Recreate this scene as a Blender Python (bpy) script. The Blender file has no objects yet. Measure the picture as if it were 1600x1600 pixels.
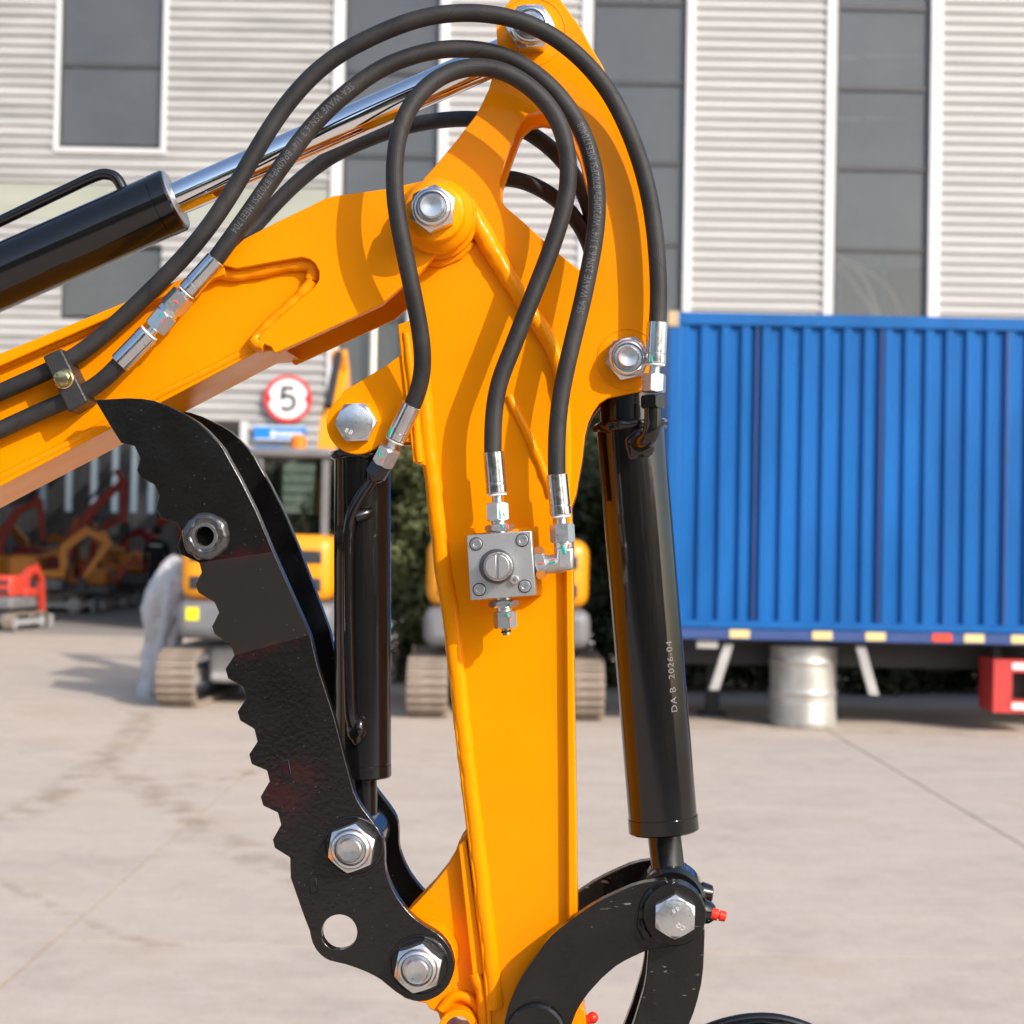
import bpy, bmesh, math, random
from mathutils import Vector, Matrix, noise
R = math.radians
random.seed(7)
scene = bpy.context.scene
COL = scene.collection

# ------------------------------------------------------------------ camera
FPX = 2600.0                      # focal length in pixels of the 1600 px photograph
PITCH = math.atan(50 / FPX)
ROLL = R(1.1)
CAM = Vector((0, 0, 1.55))
_f = Vector((0, math.cos(PITCH), math.sin(PITCH)))
_r0 = Vector((1, 0, 0)); _u0 = Vector((0, -math.sin(PITCH), math.cos(PITCH)))
_u = _u0 * math.cos(ROLL) - _r0 * math.sin(ROLL)
_r = _r0 * math.cos(ROLL) + _u0 * math.sin(ROLL)
cd = bpy.data.cameras.new('camera')
cam = bpy.data.objects.new('camera', cd); COL.objects.link(cam)
cam.matrix_world = Matrix(((_r.x, _u.x, -_f.x, CAM.x), (_r.y, _u.y, -_f.y, CAM.y), (_r.z, _u.z, -_f.z, CAM.z), (0, 0, 0, 1)))
cd.sensor_width = 36; cd.lens = FPX / 1600 * 36
cd.clip_start = 0.05; cd.clip_end = 2000
cd.dof.use_dof = True; cd.dof.focus_distance = 1.29; cd.dof.aperture_fstop = 11.5
scene.camera = cam

# ------------------------------------------------------------------ light
LDIR = Vector((-0.95, 1.0, -0.85)).normalized()
ELEV = math.asin(-LDIR.z)
AZ = math.atan2(-LDIR.x, -LDIR.y)
world = bpy.data.worlds.new('World'); scene.world = world; world.use_nodes = True
wn = world.node_tree.nodes; wl = world.node_tree.links
for n in list(wn): wn.remove(n)
sky = wn.new('ShaderNodeTexSky'); sky.sky_type = 'NISHITA'; sky.sun_disc = False
sky.sun_elevation = ELEV; sky.sun_rotation = AZ
sky.air_density = 1.0; sky.dust_density = 2.2; sky.ozone_density = 1.0
bgn = wn.new('ShaderNodeBackground'); bgn.inputs[1].default_value = 0.15
wo = wn.new('ShaderNodeOutputWorld')
wl.new(sky.outputs[0], bgn.inputs[0]); wl.new(bgn.outputs[0], wo.inputs[0])
sd = bpy.data.lights.new('sun', 'SUN'); sd.energy = 2.4; sd.angle = R(0.55); sd.color = (1.0, 0.94, 0.86)
sun = bpy.data.objects.new('sun', sd); COL.objects.link(sun)
sun.rotation_euler = LDIR.to_track_quat('-Z', 'Y').to_euler(); sun.location = (6, -6, 9)
scene.view_settings.view_transform = 'Standard'; scene.view_settings.look = 'None'
scene.view_settings.exposure = 0.80; scene.view_settings.gamma = 1
scene.view_settings.use_curve_mapping = False
scene.render.engine = 'CYCLES'

# ------------------------------------------------------------------ materials
MATS = {}
def mat(name, base, rough=0.5, metal=0.0, spec=0.5, coat=0.0, coat_rough=0.05,
        var=0.0, var_scale=8.0, bump=0.0, bump_scale=200.0, rough_var=0.0, dark=None, stretch=None, detail=4.0):
    if name in MATS: return MATS[name]
    m = bpy.data.materials.new(name); m.use_nodes = True
    nt = m.node_tree; p = nt.nodes['Principled BSDF']
    p.inputs['Base Color'].default_value = (*base, 1); p.inputs['Roughness'].default_value = rough
    p.inputs['Metallic'].default_value = metal; p.inputs['Specular IOR Level'].default_value = spec
    p.inputs['Coat Weight'].default_value = coat; p.inputs['Coat Roughness'].default_value = coat_rough
    tc = nt.nodes.new('ShaderNodeTexCoord')
    vec = tc.outputs['Object']
    if stretch:
        mp = nt.nodes.new('ShaderNodeMapping'); mp.inputs['Scale'].default_value = stretch
        nt.links.new(vec, mp.inputs[0]); vec = mp.outputs[0]
    if var > 0:
        n = nt.nodes.new('ShaderNodeTexNoise'); n.inputs['Scale'].default_value = var_scale; n.inputs['Detail'].default_value = detail
        n.inputs['Roughness'].default_value = 0.6
        nt.links.new(vec, n.inputs['Vector'])
        rp = nt.nodes.new('ShaderNodeValToRGB')
        d = dark if dark else tuple(c * (1 - var) for c in base)
        rp.color_ramp.elements[0].position = 0.36; rp.color_ramp.elements[0].color = (*d, 1)
        rp.color_ramp.elements[1].position = 0.64; rp.color_ramp.elements[1].color = (*[min(1, c * (1 + 0.25 * var)) for c in base], 1)
        nt.links.new(n.outputs['Fac'], rp.inputs[0]); nt.links.new(rp.outputs[0], p.inputs['Base Color'])
    if rough_var > 0:
        n2 = nt.nodes.new('ShaderNodeTexNoise'); n2.inputs['Scale'].default_value = var_scale * 2.3; n2.inputs['Detail'].default_value = 5
        nt.links.new(vec, n2.inputs['Vector'])
        mr = nt.nodes.new('ShaderNodeMapRange'); mr.inputs[1].default_value = .3; mr.inputs[2].default_value = .7
        mr.inputs[3].default_value = max(0.02, rough - rough_var); mr.inputs[4].default_value = rough + rough_var
        nt.links.new(n2.outputs['Fac'], mr.inputs[0]); nt.links.new(mr.outputs[0], p.inputs['Roughness'])
    if bump > 0:
        n3 = nt.nodes.new('ShaderNodeTexNoise'); n3.inputs['Scale'].default_value = bump_scale; n3.inputs['Detail'].default_value = 3
        nt.links.new(vec, n3.inputs['Vector'])
        b = nt.nodes.new('ShaderNodeBump'); b.inputs['Strength'].default_value = bump; b.inputs['Distance'].default_value = 0.001
        nt.links.new(n3.outputs['Fac'], b.inputs['Height']); nt.links.new(b.outputs[0], p.inputs['Normal'])
        if coat > 0: nt.links.new(b.outputs[0], p.inputs['Coat Normal'])
    MATS[name] = m
    return m

YEL = mat('orange_paint', (0.84, 0.262, 0.0), rough=.38, spec=.3, coat=.15, coat_rough=.12, var=.06, var_scale=9, bump=.09, bump_scale=260, rough_var=.08)
BLK = mat('black_gloss_paint', (0.0045, 0.0042, 0.0045), rough=.09, spec=.55, coat=.16, coat_rough=.36, bump=.02, bump_scale=300, rough_var=.03, var_scale=20)
ROD = mat('black_rod_paint', (0.006, 0.006, 0.006), rough=.13, spec=.5, bump=.02, bump_scale=300)
YEL.node_tree.nodes['Principled BSDF'].inputs['Specular Tint'].default_value = (1, .7, .15, 1)
ZNC = mat('zinc_plate', (0.70, 0.71, 0.72), rough=.32, metal=1, var=.07, var_scale=220, rough_var=.05, bump=.015, bump_scale=900)
ZNC2 = mat('machined_steel', (0.56, 0.555, 0.54), rough=.40, metal=1, var=.22, var_scale=1500, rough_var=.06, bump=.15, bump_scale=3500)
ALU = mat('crimp_aluminium', (0.66, 0.67, 0.69), rough=.2, metal=1, var=.1, var_scale=90, rough_var=.06)
CHR = mat('chrome', (0.86, 0.87, 0.88), rough=.035, metal=1)
GLD = mat('yellow_zinc', (0.62, 0.50, 0.25), rough=.25, metal=1, var=.2, var_scale=200)
RED = mat('red_plastic', (0.75, 0.03, 0.01), rough=.4)
WHP = mat('white_plastic', (0.75, 0.74, 0.72), rough=.45)
CLB = mat('clamp_plastic', (0.022, 0.021, 0.021), rough=.42, bump=.5, bump_scale=900)
GRN = mat('green_marker', (0.0, 0.34, 0.25), rough=.4)
RDM = mat('red_marker', (0.75, 0.09, 0.05), rough=.4)
ENG = mat('engraved_grey', (0.55, 0.55, 0.55), rough=.5)
PRN = mat('hose_print', (0.10, 0.10, 0.105), rough=.6)
ETC = mat('etched_white', (0.14, 0.14, 0.14), rough=.5)

def thumb_mat():
    m = mat('black_cast_paint', (0.006, 0.0056, 0.0056), rough=.2, spec=.5, bump=.26, bump_scale=260, rough_var=.07, var_scale=16)
    nt = m.node_tree; p = nt.nodes['Principled BSDF']; L = nt.links
    tc = nt.nodes.new('ShaderNodeTexCoord')
    mx0 = None
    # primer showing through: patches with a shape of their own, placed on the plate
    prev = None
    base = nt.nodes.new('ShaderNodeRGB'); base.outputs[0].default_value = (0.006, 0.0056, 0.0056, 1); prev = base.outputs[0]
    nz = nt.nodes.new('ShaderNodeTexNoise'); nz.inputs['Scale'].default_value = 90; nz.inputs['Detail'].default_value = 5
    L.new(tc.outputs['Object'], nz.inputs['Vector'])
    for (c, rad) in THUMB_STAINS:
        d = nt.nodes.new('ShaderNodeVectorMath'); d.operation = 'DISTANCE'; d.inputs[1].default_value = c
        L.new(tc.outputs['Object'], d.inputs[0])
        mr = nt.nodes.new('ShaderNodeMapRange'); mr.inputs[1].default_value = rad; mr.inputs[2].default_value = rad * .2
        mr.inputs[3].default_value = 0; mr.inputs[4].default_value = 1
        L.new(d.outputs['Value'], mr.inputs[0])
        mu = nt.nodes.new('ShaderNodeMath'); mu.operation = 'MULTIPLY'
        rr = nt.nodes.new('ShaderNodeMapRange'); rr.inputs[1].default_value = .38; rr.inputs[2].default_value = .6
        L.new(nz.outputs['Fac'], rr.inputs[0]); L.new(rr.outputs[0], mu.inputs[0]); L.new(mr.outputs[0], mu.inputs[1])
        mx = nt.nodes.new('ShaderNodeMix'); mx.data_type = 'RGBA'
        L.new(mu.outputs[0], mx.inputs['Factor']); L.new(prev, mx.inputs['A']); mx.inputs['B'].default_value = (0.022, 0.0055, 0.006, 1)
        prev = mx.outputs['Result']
    # dust specks
    vo = nt.nodes.new('ShaderNodeTexVoronoi'); vo.inputs['Scale'].default_value = 160
    L.new(tc.outputs['Object'], vo.inputs['Vector'])
    lt = nt.nodes.new('ShaderNodeMath'); lt.operation = 'LESS_THAN'; lt.inputs[1].default_value = .06
    L.new(vo.outputs['Distance'], lt.inputs[0])
    ms = nt.nodes.new('ShaderNodeMath'); ms.operation = 'MULTIPLY'; ms.inputs[1].default_value = .35
    L.new(lt.outputs[0], ms.inputs[0])
    mx = nt.nodes.new('ShaderNodeMix'); mx.data_type = 'RGBA'; L.new(ms.outputs[0], mx.inputs['Factor'])
    L.new(prev, mx.inputs['A']); mx.inputs['B'].default_value = (0.25, 0.23, 0.21, 1)
    L.new(mx.outputs['Result'], p.inputs['Base Color'])
    return m

def hose_mat():
    m = bpy.data.materials.new('rubber_hose'); m.use_nodes = True
    nt = m.node_tree; p = nt.nodes['Principled BSDF']; L = nt.links
    p.inputs['Roughness'].default_value = .55; p.inputs['Specular IOR Level'].default_value = .35
    uv = nt.nodes.new('ShaderNodeUVMap'); sx = nt.nodes.new('ShaderNodeSeparateXYZ'); L.new(uv.outputs[0], sx.inputs[0])
    def math_(op, a, b=None, c=None):
        n = nt.nodes.new('ShaderNodeMath'); n.operation = op
        for i, v in enumerate((a, b, c)):
            if v is None: continue
            if isinstance(v, (int, float)): n.inputs[i].default_value = v
            else: L.new(v, n.inputs[i])
        return n.outputs[0]
    u, v = sx.outputs[0], sx.outputs[1]
    sp = math_('FRACT', math_('MULTIPLY_ADD', u, 1 / 0.047, v))            # wrap seam
    seam = math_('LESS_THAN', sp, .018)
    weave = math_('MULTIPLY', math_('SINE', math_('MULTIPLY_ADD', u, 5200, math_('MULTIPLY', v, 6.2832 * 9))),
                  math_('SINE', math_('MULTIPLY_ADD', u, 5200, math_('MULTIPLY', v, -6.2832 * 22))))
    tc = nt.nodes.new('ShaderNodeTexCoord')
    nz = nt.nodes.new('ShaderNodeTexNoise'); nz.inputs['Scale'].default_value = 24; nz.inputs['Detail'].default_value = 6; nz.inputs['Roughness'].default_value = .65
    L.new(tc.outputs['Object'], nz.inputs['Vector'])
    rp = nt.nodes.new('ShaderNodeValToRGB'); L.new(nz.outputs['Fac'], rp.inputs[0])
    rp.color_ramp.elements[0].position = .40; rp.color_ramp.elements[0].color = (0.015, 0.0145, 0.015, 1)
    rp.color_ramp.elements[1].position = .74; rp.color_ramp.elements[1].color = (0.042, 0.038, 0.036, 1)
    mx = nt.nodes.new('ShaderNodeMix'); mx.data_type = 'RGBA'; L.new(seam, mx.inputs['Factor']); L.new(rp.outputs[0], mx.inputs['A'])
    mx.inputs['B'].default_value = (0.006, 0.006, 0.006, 1)
    L.new(mx.outputs['Result'], p.inputs['Base Color'])
    h = math_('SUBTRACT', math_('MULTIPLY', weave, .5), math_('MULTIPLY', seam, 2.0))
    b = nt.nodes.new('ShaderNodeBump'); b.inputs['Strength'].default_value = .35; b.inputs['Distance'].default_value = .0004
    L.new(h, b.inputs['Height']); L.new(b.outputs[0], p.inputs['Normal'])
    return m
HOSE = hose_mat()

# ------------------------------------------------------------------ object helpers
def link(name, me, m=None, parent=None, smooth=None, bevel=None, seg=2):
    o = bpy.data.objects.new(name, me); COL.objects.link(o)
    if m and not me.materials: me.materials.append(m)
    if parent: o.parent = parent
    if smooth is not None:
        for p in me.polygons: p.use_smooth = True
        me.set_sharp_from_angle(angle=R(smooth))
    if bevel:
        b = o.modifiers.new('bevel', 'BEVEL'); b.width = bevel; b.segments = seg; b.limit_method = 'ANGLE'; b.angle_limit = R(45)
        b.use_clamp_overlap = False; b.harden_normals = False
    return o
def bm_obj(name, bm, m, parent=None, smooth=None, bevel=None, seg=2, recalc=True):
    if recalc: bmesh.ops.recalc_face_normals(bm, faces=bm.faces)
    me = bpy.data.meshes.new(name); bm.to_mesh(me); bm.free()
    return link(name, me, m, parent, smooth, bevel, seg)
def empty(name, loc=(0, 0, 0), rz=0.0):
    o = bpy.data.objects.new(name, None); COL.objects.link(o); o.location = loc; o.rotation_euler = (0, 0, rz)
    o.empty_display_size = .1
    return o
def tag(o, label, cat, group=None):
    o['label'] = label; o['category'] = cat
    if group: o['group'] = group
    return o
def struct(o): o['kind'] = 'structure'; return o

def add_box(bm, x0, x1, y0, y1, z0, z1, M=None):
    vs = [Vector((x, y, z)) for x in (x0, x1) for y in (y0, y1) for z in (z0, z1)]
    if M: vs = [M @ v for v in vs]
    v = [bm.verts.new(p) for p in vs]
    for f in ((0, 1, 3, 2), (4, 6, 7, 5), (0, 4, 5, 1), (2, 3, 7, 6), (0, 2, 6, 4), (1, 5, 7, 3)):
        bm.faces.new([v[i] for i in f])
def box(name, x0, x1, y0, y1, z0, z1, m, parent=None, bevel=None, M=None, seg=2):
    bm = bmesh.new(); add_box(bm, x0, x1, y0, y1, z0, z1, M)
    return bm_obj(name, bm, m, parent, smooth=30 if bevel else None, bevel=bevel, seg=seg)

def add_prism(bm, front, back, holes=()):
    """front/back: lists of 3-D points (same count); holes: list of (front, back)."""
    fl, bl = [], []
    for (a, b) in [(front, back)] + list(holes):
        A = [bm.verts.new(p) for p in a]; B = [bm.verts.new(p) for p in b]
        n = len(A)
        for i in range(n):
            bm.faces.new((A[i], A[(i + 1) % n], B[(i + 1) % n], B[i]))
        fl.append(A); bl.append(B)
    if len(fl) == 1:
        bm.faces.new(fl[0]); bm.faces.new(list(reversed(bl[0])))
    else:
        for loops in (fl, bl):
            es = []
            for A in loops:
                for i in range(len(A)):
                    es.append(bm.edges.get((A[i], A[(i + 1) % len(A)])))
            bmesh.ops.triangle_fill(bm, use_beauty=True, use_dissolve=False, edges=es)

def frames(path):
    """parallel transport frames along a polyline"""
    n = len(path); T = []
    for i in range(n):
        a = path[max(0, i - 1)]; b = path[min(n - 1, i + 1)]
        T.append((b - a).normalized())
    ref = Vector((0, -1, 0))
    if abs(T[0].dot(ref)) > .95: ref = Vector((1, 0, 0))
    N = [(ref - T[0] * ref.dot(T[0])).normalized()]
    for i in range(1, n):
        v = N[-1] - T[i] * N[-1].dot(T[i]); N.append(v.normalized())
    return T, N, [T[i].cross(N[i]) for i in range(n)]
def add_tube(bm, path, r, n=20, cap=True, uvl=None, jitter=0.0, jscale=120, flat=1.0):
    path = [Vector(p) for p in path]
    T, N, B = frames(path)
    rs = r if isinstance(r, (list, tuple)) else [r] * len(path)
    rings = []; s = 0.0; S = []
    for i, p in enumerate(path):
        if i: s += (path[i] - path[i - 1]).length
        S.append(s)
        ring = []
        for k in range(n):
            a = 2 * math.pi * k / n
            d = N[i] * math.cos(a) * flat + B[i] * math.sin(a)
            rr = rs[i]
            if jitter: rr *= 1 + jitter * noise.noise((p + d * rs[i]) * jscale)
            ring.append(bm.verts.new(p + d * rr))
        rings.append(ring)
    for i in range(len(rings) - 1):
        for k in range(n):
            f = bm.faces.new((rings[i][k], rings[i][(k + 1) % n], rings[i + 1][(k + 1) % n], rings[i + 1][k]))
            if uvl:
                uvs = ((S[i], k / n), (S[i], (k + 1) / n), (S[i + 1], (k + 1) / n), (S[i + 1], k / n))
                for l, q in zip(f.loops, uvs): l[uvl].uv = q
    if cap:
        bm.faces.new(list(reversed(rings[0]))); bm.faces.new(rings[-1])
def catmull(pts, sub=8):
    pts = [Vector(p) for p in pts]; out = []
    n = len(pts)
    for i in range(n - 1):
        p0 = pts[max(0, i - 1)]; p1 = pts[i]; p2 = pts[i + 1]; p3 = pts[min(n - 1, i + 2)]
        for k in range(sub):
            t = k / sub
            out.append(0.5 * ((2 * p1) + (p2 - p0) * t + (2 * p0 - 5 * p1 + 4 * p2 - p3) * t * t + (-p0 + 3 * p1 - 3 * p2 + p3) * t ** 3))
    out.append(pts[-1])
    return out
def relax(path, it=6):
    p = [v.copy() for v in path]
    for _ in range(it):
        q = [v.copy() for v in p]
        for i in range(1, len(p) - 1): q[i] = p[i] * .5 + (p[i - 1] + p[i + 1]) * .25
        p = q
    return p
def tube(name, path, r, m, parent=None, n=20, cap=True, jitter=0.0, jscale=120, smooth=40):
    bm = bmesh.new(); uvl = bm.loops.layers.uv.new('UVMap')
    add_tube(bm, path, r, n, cap, uvl, jitter, jscale)
    return bm_obj(name, bm, m, parent, smooth=smooth)
def basis(d):
    d = Vector(d).normalized()
    ref = Vector((0, 0, 1)) if abs(d.z) < .9 else Vector((1, 0, 0))
    a = (ref - d * ref.dot(d)).normalized()
    return d, a, d.cross(a)
def add_lathe(bm, o, d, prof, n=40, rfun=None, rot=0.0, closed=True):
    """prof: list of (t along d, radius)"""
    o = Vector(o); d, a, b = basis(d); rings = []
    for (t, r) in prof:
        ring = []
        for k in range(n):
            th = 2 * math.pi * k / n + rot
            rr = r * (rfun(th) if rfun else 1)
            ring.append(bm.verts.new(o + d * t + (a * math.cos(th) + b * math.sin(th)) * rr))
        rings.append(ring)
    for i in range(len(rings) - 1):
        for k in range(n):
            bm.faces.new((rings[i][k], rings[i][(k + 1) % n], rings[i + 1][(k + 1) % n], rings[i + 1][k]))
    if closed:
        bm.faces.new(list(reversed(rings[0]))); bm.faces.new(rings[-1])
def lathe(name, o, d, prof, m, parent=None, n=40, rfun=None, rot=0.0, smooth=35, closed=True):
    bm = bmesh.new(); add_lathe(bm, o, d, prof, n, rfun, rot, closed)
    return bm_obj(name, bm, m, parent, smooth=smooth)
def add_hex(bm, o, d, h, ap, rot=0.0, chamfer_both=False, hole=0.0):
    """chamfered hexagon, ap = apothem"""
    o = Vector(o); d, a, b = basis(d); n = 48; Rc = ap / math.cos(math.pi / 6)
    def rf(th):
        t = (th + math.pi / 6) % (math.pi / 3) - math.pi / 6
        return ap / math.cos(t)
    rows = []
    c = 0.22 * ap
    def row(fz, fr):
        ring = []
        for k in range(n):
            th = 2 * math.pi * k / n
            r = rf(th); q = (r - ap) / (Rc - ap)
            ring.append(bm.verts.new(o + d * fz(q) + (a * math.cos(th + rot) + b * math.sin(th + rot)) * fr(r)))
        rows.append(ring)
    if chamfer_both:
        row(lambda q: 0, lambda r: ap * .95)
        row(lambda q: c * (q * .75 + .06), lambda r: r)
    else:
        row(lambda q: 0, lambda r: r)
    row(lambda q: h - c * (q * .75 + .06), lambda r: r)
    row(lambda q: h, lambda r: ap * .95)
    for i in range(len(rows) - 1):
        for k in range(n):
            bm.faces.new((rows[i][k], rows[i][(k + 1) % n], rows[i + 1][(k + 1) % n], rows[i + 1][k]))
    bm.faces.new(list(reversed(rows[0]))); bm.faces.new(rows[-1])
def hexpart(name, o, d, h, ap, m, parent, rot=0.0, both=False):
    bm = bmesh.new(); add_hex(bm, o, d, h, ap, rot, both)
    return bm_obj(name, bm, m, parent, smooth=24)

def text_mesh(s, size, extrude=0.0, spacing=1.0):
    cu = bpy.data.curves.new('t', 'FONT'); cu.body = s; cu.size = size; cu.extrude = extrude; cu.space_character = spacing
    cu.resolution_u = 3
    o = bpy.data.objects.new('t', cu); COL.objects.link(o)
    dg = bpy.context.evaluated_depsgraph_get(); dg.update()
    me = bpy.data.meshes.new_from_object(o.evaluated_get(dg))
    bpy.data.objects.remove(o); bpy.data.curves.remove(cu)
    return me

# ------------------------------------------------------------------ photo pixel -> point in the world
def ray(px, py): return _f + _r * ((px - 800) / FPX) - _u * ((py - 800) / FPX)
def atY(px, py, Y):
    d = ray(px, py); return CAM + d * ((Y - CAM.y) / d.y)
def atG(px, py, z=0.0):
    d = ray(px, py); return CAM + d * ((z - CAM.z) / d.z)

# =================================================================== THE YARD
CONC = mat('concrete', (0.475, 0.395, 0.325), rough=.85, spec=.25, var=.10, var_scale=1.6, stretch=(0.35, 1.5, 1), bump=.5, bump_scale=60, detail=9)
nt = CONC.node_tree; pC = nt.nodes['Principled BSDF']; prev = pC.inputs['Base Color'].links[0].from_socket
tcC = nt.nodes.new('ShaderNodeNewGeometry')
for (sc, lo, hi, col, amt, dt) in ((9.0, .42, .72, (.58, .50, .43), .35, 8), (2.2, .52, .70, (.34, .285, .235), .5, 6), (34.0, .58, .70, (.27, .23, .19), .5, 3), (.9, .56, .68, (.42, .325, .235), .55, 7), (.45, .62, .72, (.22, .19, .165), .4, 9)):
    nz = nt.nodes.new('ShaderNodeTexNoise'); nz.inputs['Scale'].default_value = sc; nz.inputs['Detail'].default_value = dt; nz.inputs['Roughness'].default_value = .65
    nt.links.new(tcC.outputs['Position'], nz.inputs['Vector'])
    mr = nt.nodes.new('ShaderNodeMapRange'); mr.inputs[1].default_value = lo; mr.inputs[2].default_value = hi; mr.inputs[4].default_value = amt
    nt.links.new(nz.outputs['Fac'], mr.inputs[0])
    mx = nt.nodes.new('ShaderNodeMix'); mx.data_type = 'RGBA'; nt.links.new(mr.outputs[0], mx.inputs['Factor']); nt.links.new(prev, mx.inputs['A']); mx.inputs['B'].default_value = (*col, 1); prev = mx.outputs['Result']
nt.links.new(prev, pC.inputs['Base Color'])
DIRT = mat('joint_dirt', (0.36, 0.295, 0.235), rough=.95, spec=.1, var=.3, var_scale=6)
bm = bmesh.new(); vs = [bm.verts.new(p) for p in ((-400, -400, -.012), (400, -400, -.012), (400, 600, -.012), (-400, 600, -.012))]; bm.faces.new(vs)
ground = struct(bm_obj('ground', bm, DIRT))
SW, SL, GAP = 4.47, 5.45, 0.014
bm = bmesh.new(); add_box(bm, GAP / 2, SW - GAP / 2, GAP / 2, SL - GAP / 2, -.15, 0)
bmesh.ops.recalc_face_normals(bm, faces=bm.faces)
sm = bpy.data.meshes.new('concrete_slab'); bm.to_mesh(sm); bm.free(); sm.materials.append(CONC)
for i in range(-4, 5):
    for j in range(-3, 5):
        o = bpy.data.objects.new('concrete_slab', sm); COL.objects.link(o); o.parent = ground
        o.location = (-1.72 + i * SW, 6.4 + j * SL - SL, 0)
# sandy streaks and cracks on the yard
def streak_mat():
    m = bpy.data.materials.new('sand_streak'); m.use_nodes = True; nt = m.node_tree; p = nt.nodes['Principled BSDF']
    p.inputs['Base Color'].default_value = (0.40, 0.30, 0.215, 1); p.inputs['Roughness'].default_value = .95
    uv = nt.nodes.new('ShaderNodeUVMap'); sx = nt.nodes.new('ShaderNodeSeparateXYZ'); nt.links.new(uv.outputs[0], sx.inputs[0])
    tc = nt.nodes.new('ShaderNodeTexCoord')
    nz = nt.nodes.new('ShaderNodeTexNoise'); nz.inputs['Scale'].default_value = 5; nz.inputs['Detail'].default_value = 6
    nt.links.new(tc.outputs['Object'], nz.inputs['Vector'])
    s = nt.nodes.new('ShaderNodeMath'); s.operation = 'SINE'
    k = nt.nodes.new('ShaderNodeMath'); k.operation = 'MULTIPLY'; k.inputs[1].default_value = math.pi
    nt.links.new(sx.outputs[1], k.inputs[0]); nt.links.new(k.outputs[0], s.inputs[0])
    mr = nt.nodes.new('ShaderNodeMapRange'); mr.inputs[1].default_value = .42; mr.inputs[2].default_value = .68
    nt.links.new(nz.outputs['Fac'], mr.inputs[0])
    a = nt.nodes.new('ShaderNodeMath'); a.operation = 'MULTIPLY'; nt.links.new(s.outputs[0], a.inputs[0]); nt.links.new(mr.outputs[0], a.inputs[1])
    a2 = nt.nodes.new('ShaderNodeMath'); a2.operation = 'MULTIPLY'; a2.inputs[1].default_value = .5; nt.links.new(a.outputs[0], a2.inputs[0])
    nt.links.new(a2.outputs[0], p.inputs['Alpha'])
    return m
STR = streak_mat()
def streak(pxs, w, z=0.004):
    pts = relax(catmull([atG(x, y, z) for x, y in pxs], 8), 2)
    bm = bmesh.new(); uvl = bm.loops.layers.uv.new('UVMap'); L, Rr = [], []
    for i, p in enumerate(pts):
        t = (pts[min(i + 1, len(pts) - 1)] - pts[max(i - 1, 0)]).normalized(); nrm = Vector((-t.y, t.x, 0))
        ww = w * (1 + .5 * noise.noise(p * 2))
        L.append(bm.verts.new(p + nrm * ww)); Rr.append(bm.verts.new(p - nrm * ww))
    for i in range(len(pts) - 1):
        f = bm.faces.new((L[i], Rr[i], Rr[i + 1], L[i + 1]))
        for l, q in zip(f.loops, ((i, 0), (i, 1), (i + 1, 1), (i + 1, 0))): l[uvl].uv = q
    bm_obj('sand_streak', bm, STR, ground, recalc=False)
streak([(150, 1175), (210, 1215), (280, 1265), (350, 1310), (450, 1365), (600, 1420)], .16)
streak([(0, 1282), (70, 1250), (150, 1195), (205, 1150), (230, 1110)], .17, .0042)
streak([(200, 1222), (300, 1225), (400, 1205)], .10, .0047)
streak([(0, 1372), (60, 1405), (200, 1465), (300, 1480)], .05, .0052)
streak([(1080, 1135), (1300, 1140), (1600, 1150)], .12, .0057)

# =================================================================== WORKSHOP BUILDING
YF = 26.0
CLAD = mat('white_cladding', (0.45, 0.44, 0.435), rough=.5, spec=.4, var=.10, var_scale=.8, stretch=(.5, 1, 5))
CLADL = mat('weathered_cladding', (0.41, 0.405, 0.40), rough=.55, spec=.4, var=.2, var_scale=.9, stretch=(.6, 1, 4))
TRIM = mat('white_trim', (0.58, 0.575, 0.585), rough=.4, var=.05, var_scale=2)
TRIMG = mat('grey_trim', (0.50, 0.49, 0.49), rough=.5)
MUL = mat('dark_mullion', (0.055, 0.055, 0.058), rough=.4)
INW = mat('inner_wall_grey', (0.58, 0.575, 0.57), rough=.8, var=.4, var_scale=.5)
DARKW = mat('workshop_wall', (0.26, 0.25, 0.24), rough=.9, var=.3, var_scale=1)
BAND = mat('pale_green_band', (0.34, 0.355, 0.30), rough=.6, var=.15, var_scale=1, stretch=(.4, 1, 2))
FLOOR = mat('workshop_floor', (0.30, 0.275, 0.25), rough=.7, var=.25, var_scale=.7, stretch=(.5, 1.6, 1))
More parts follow.
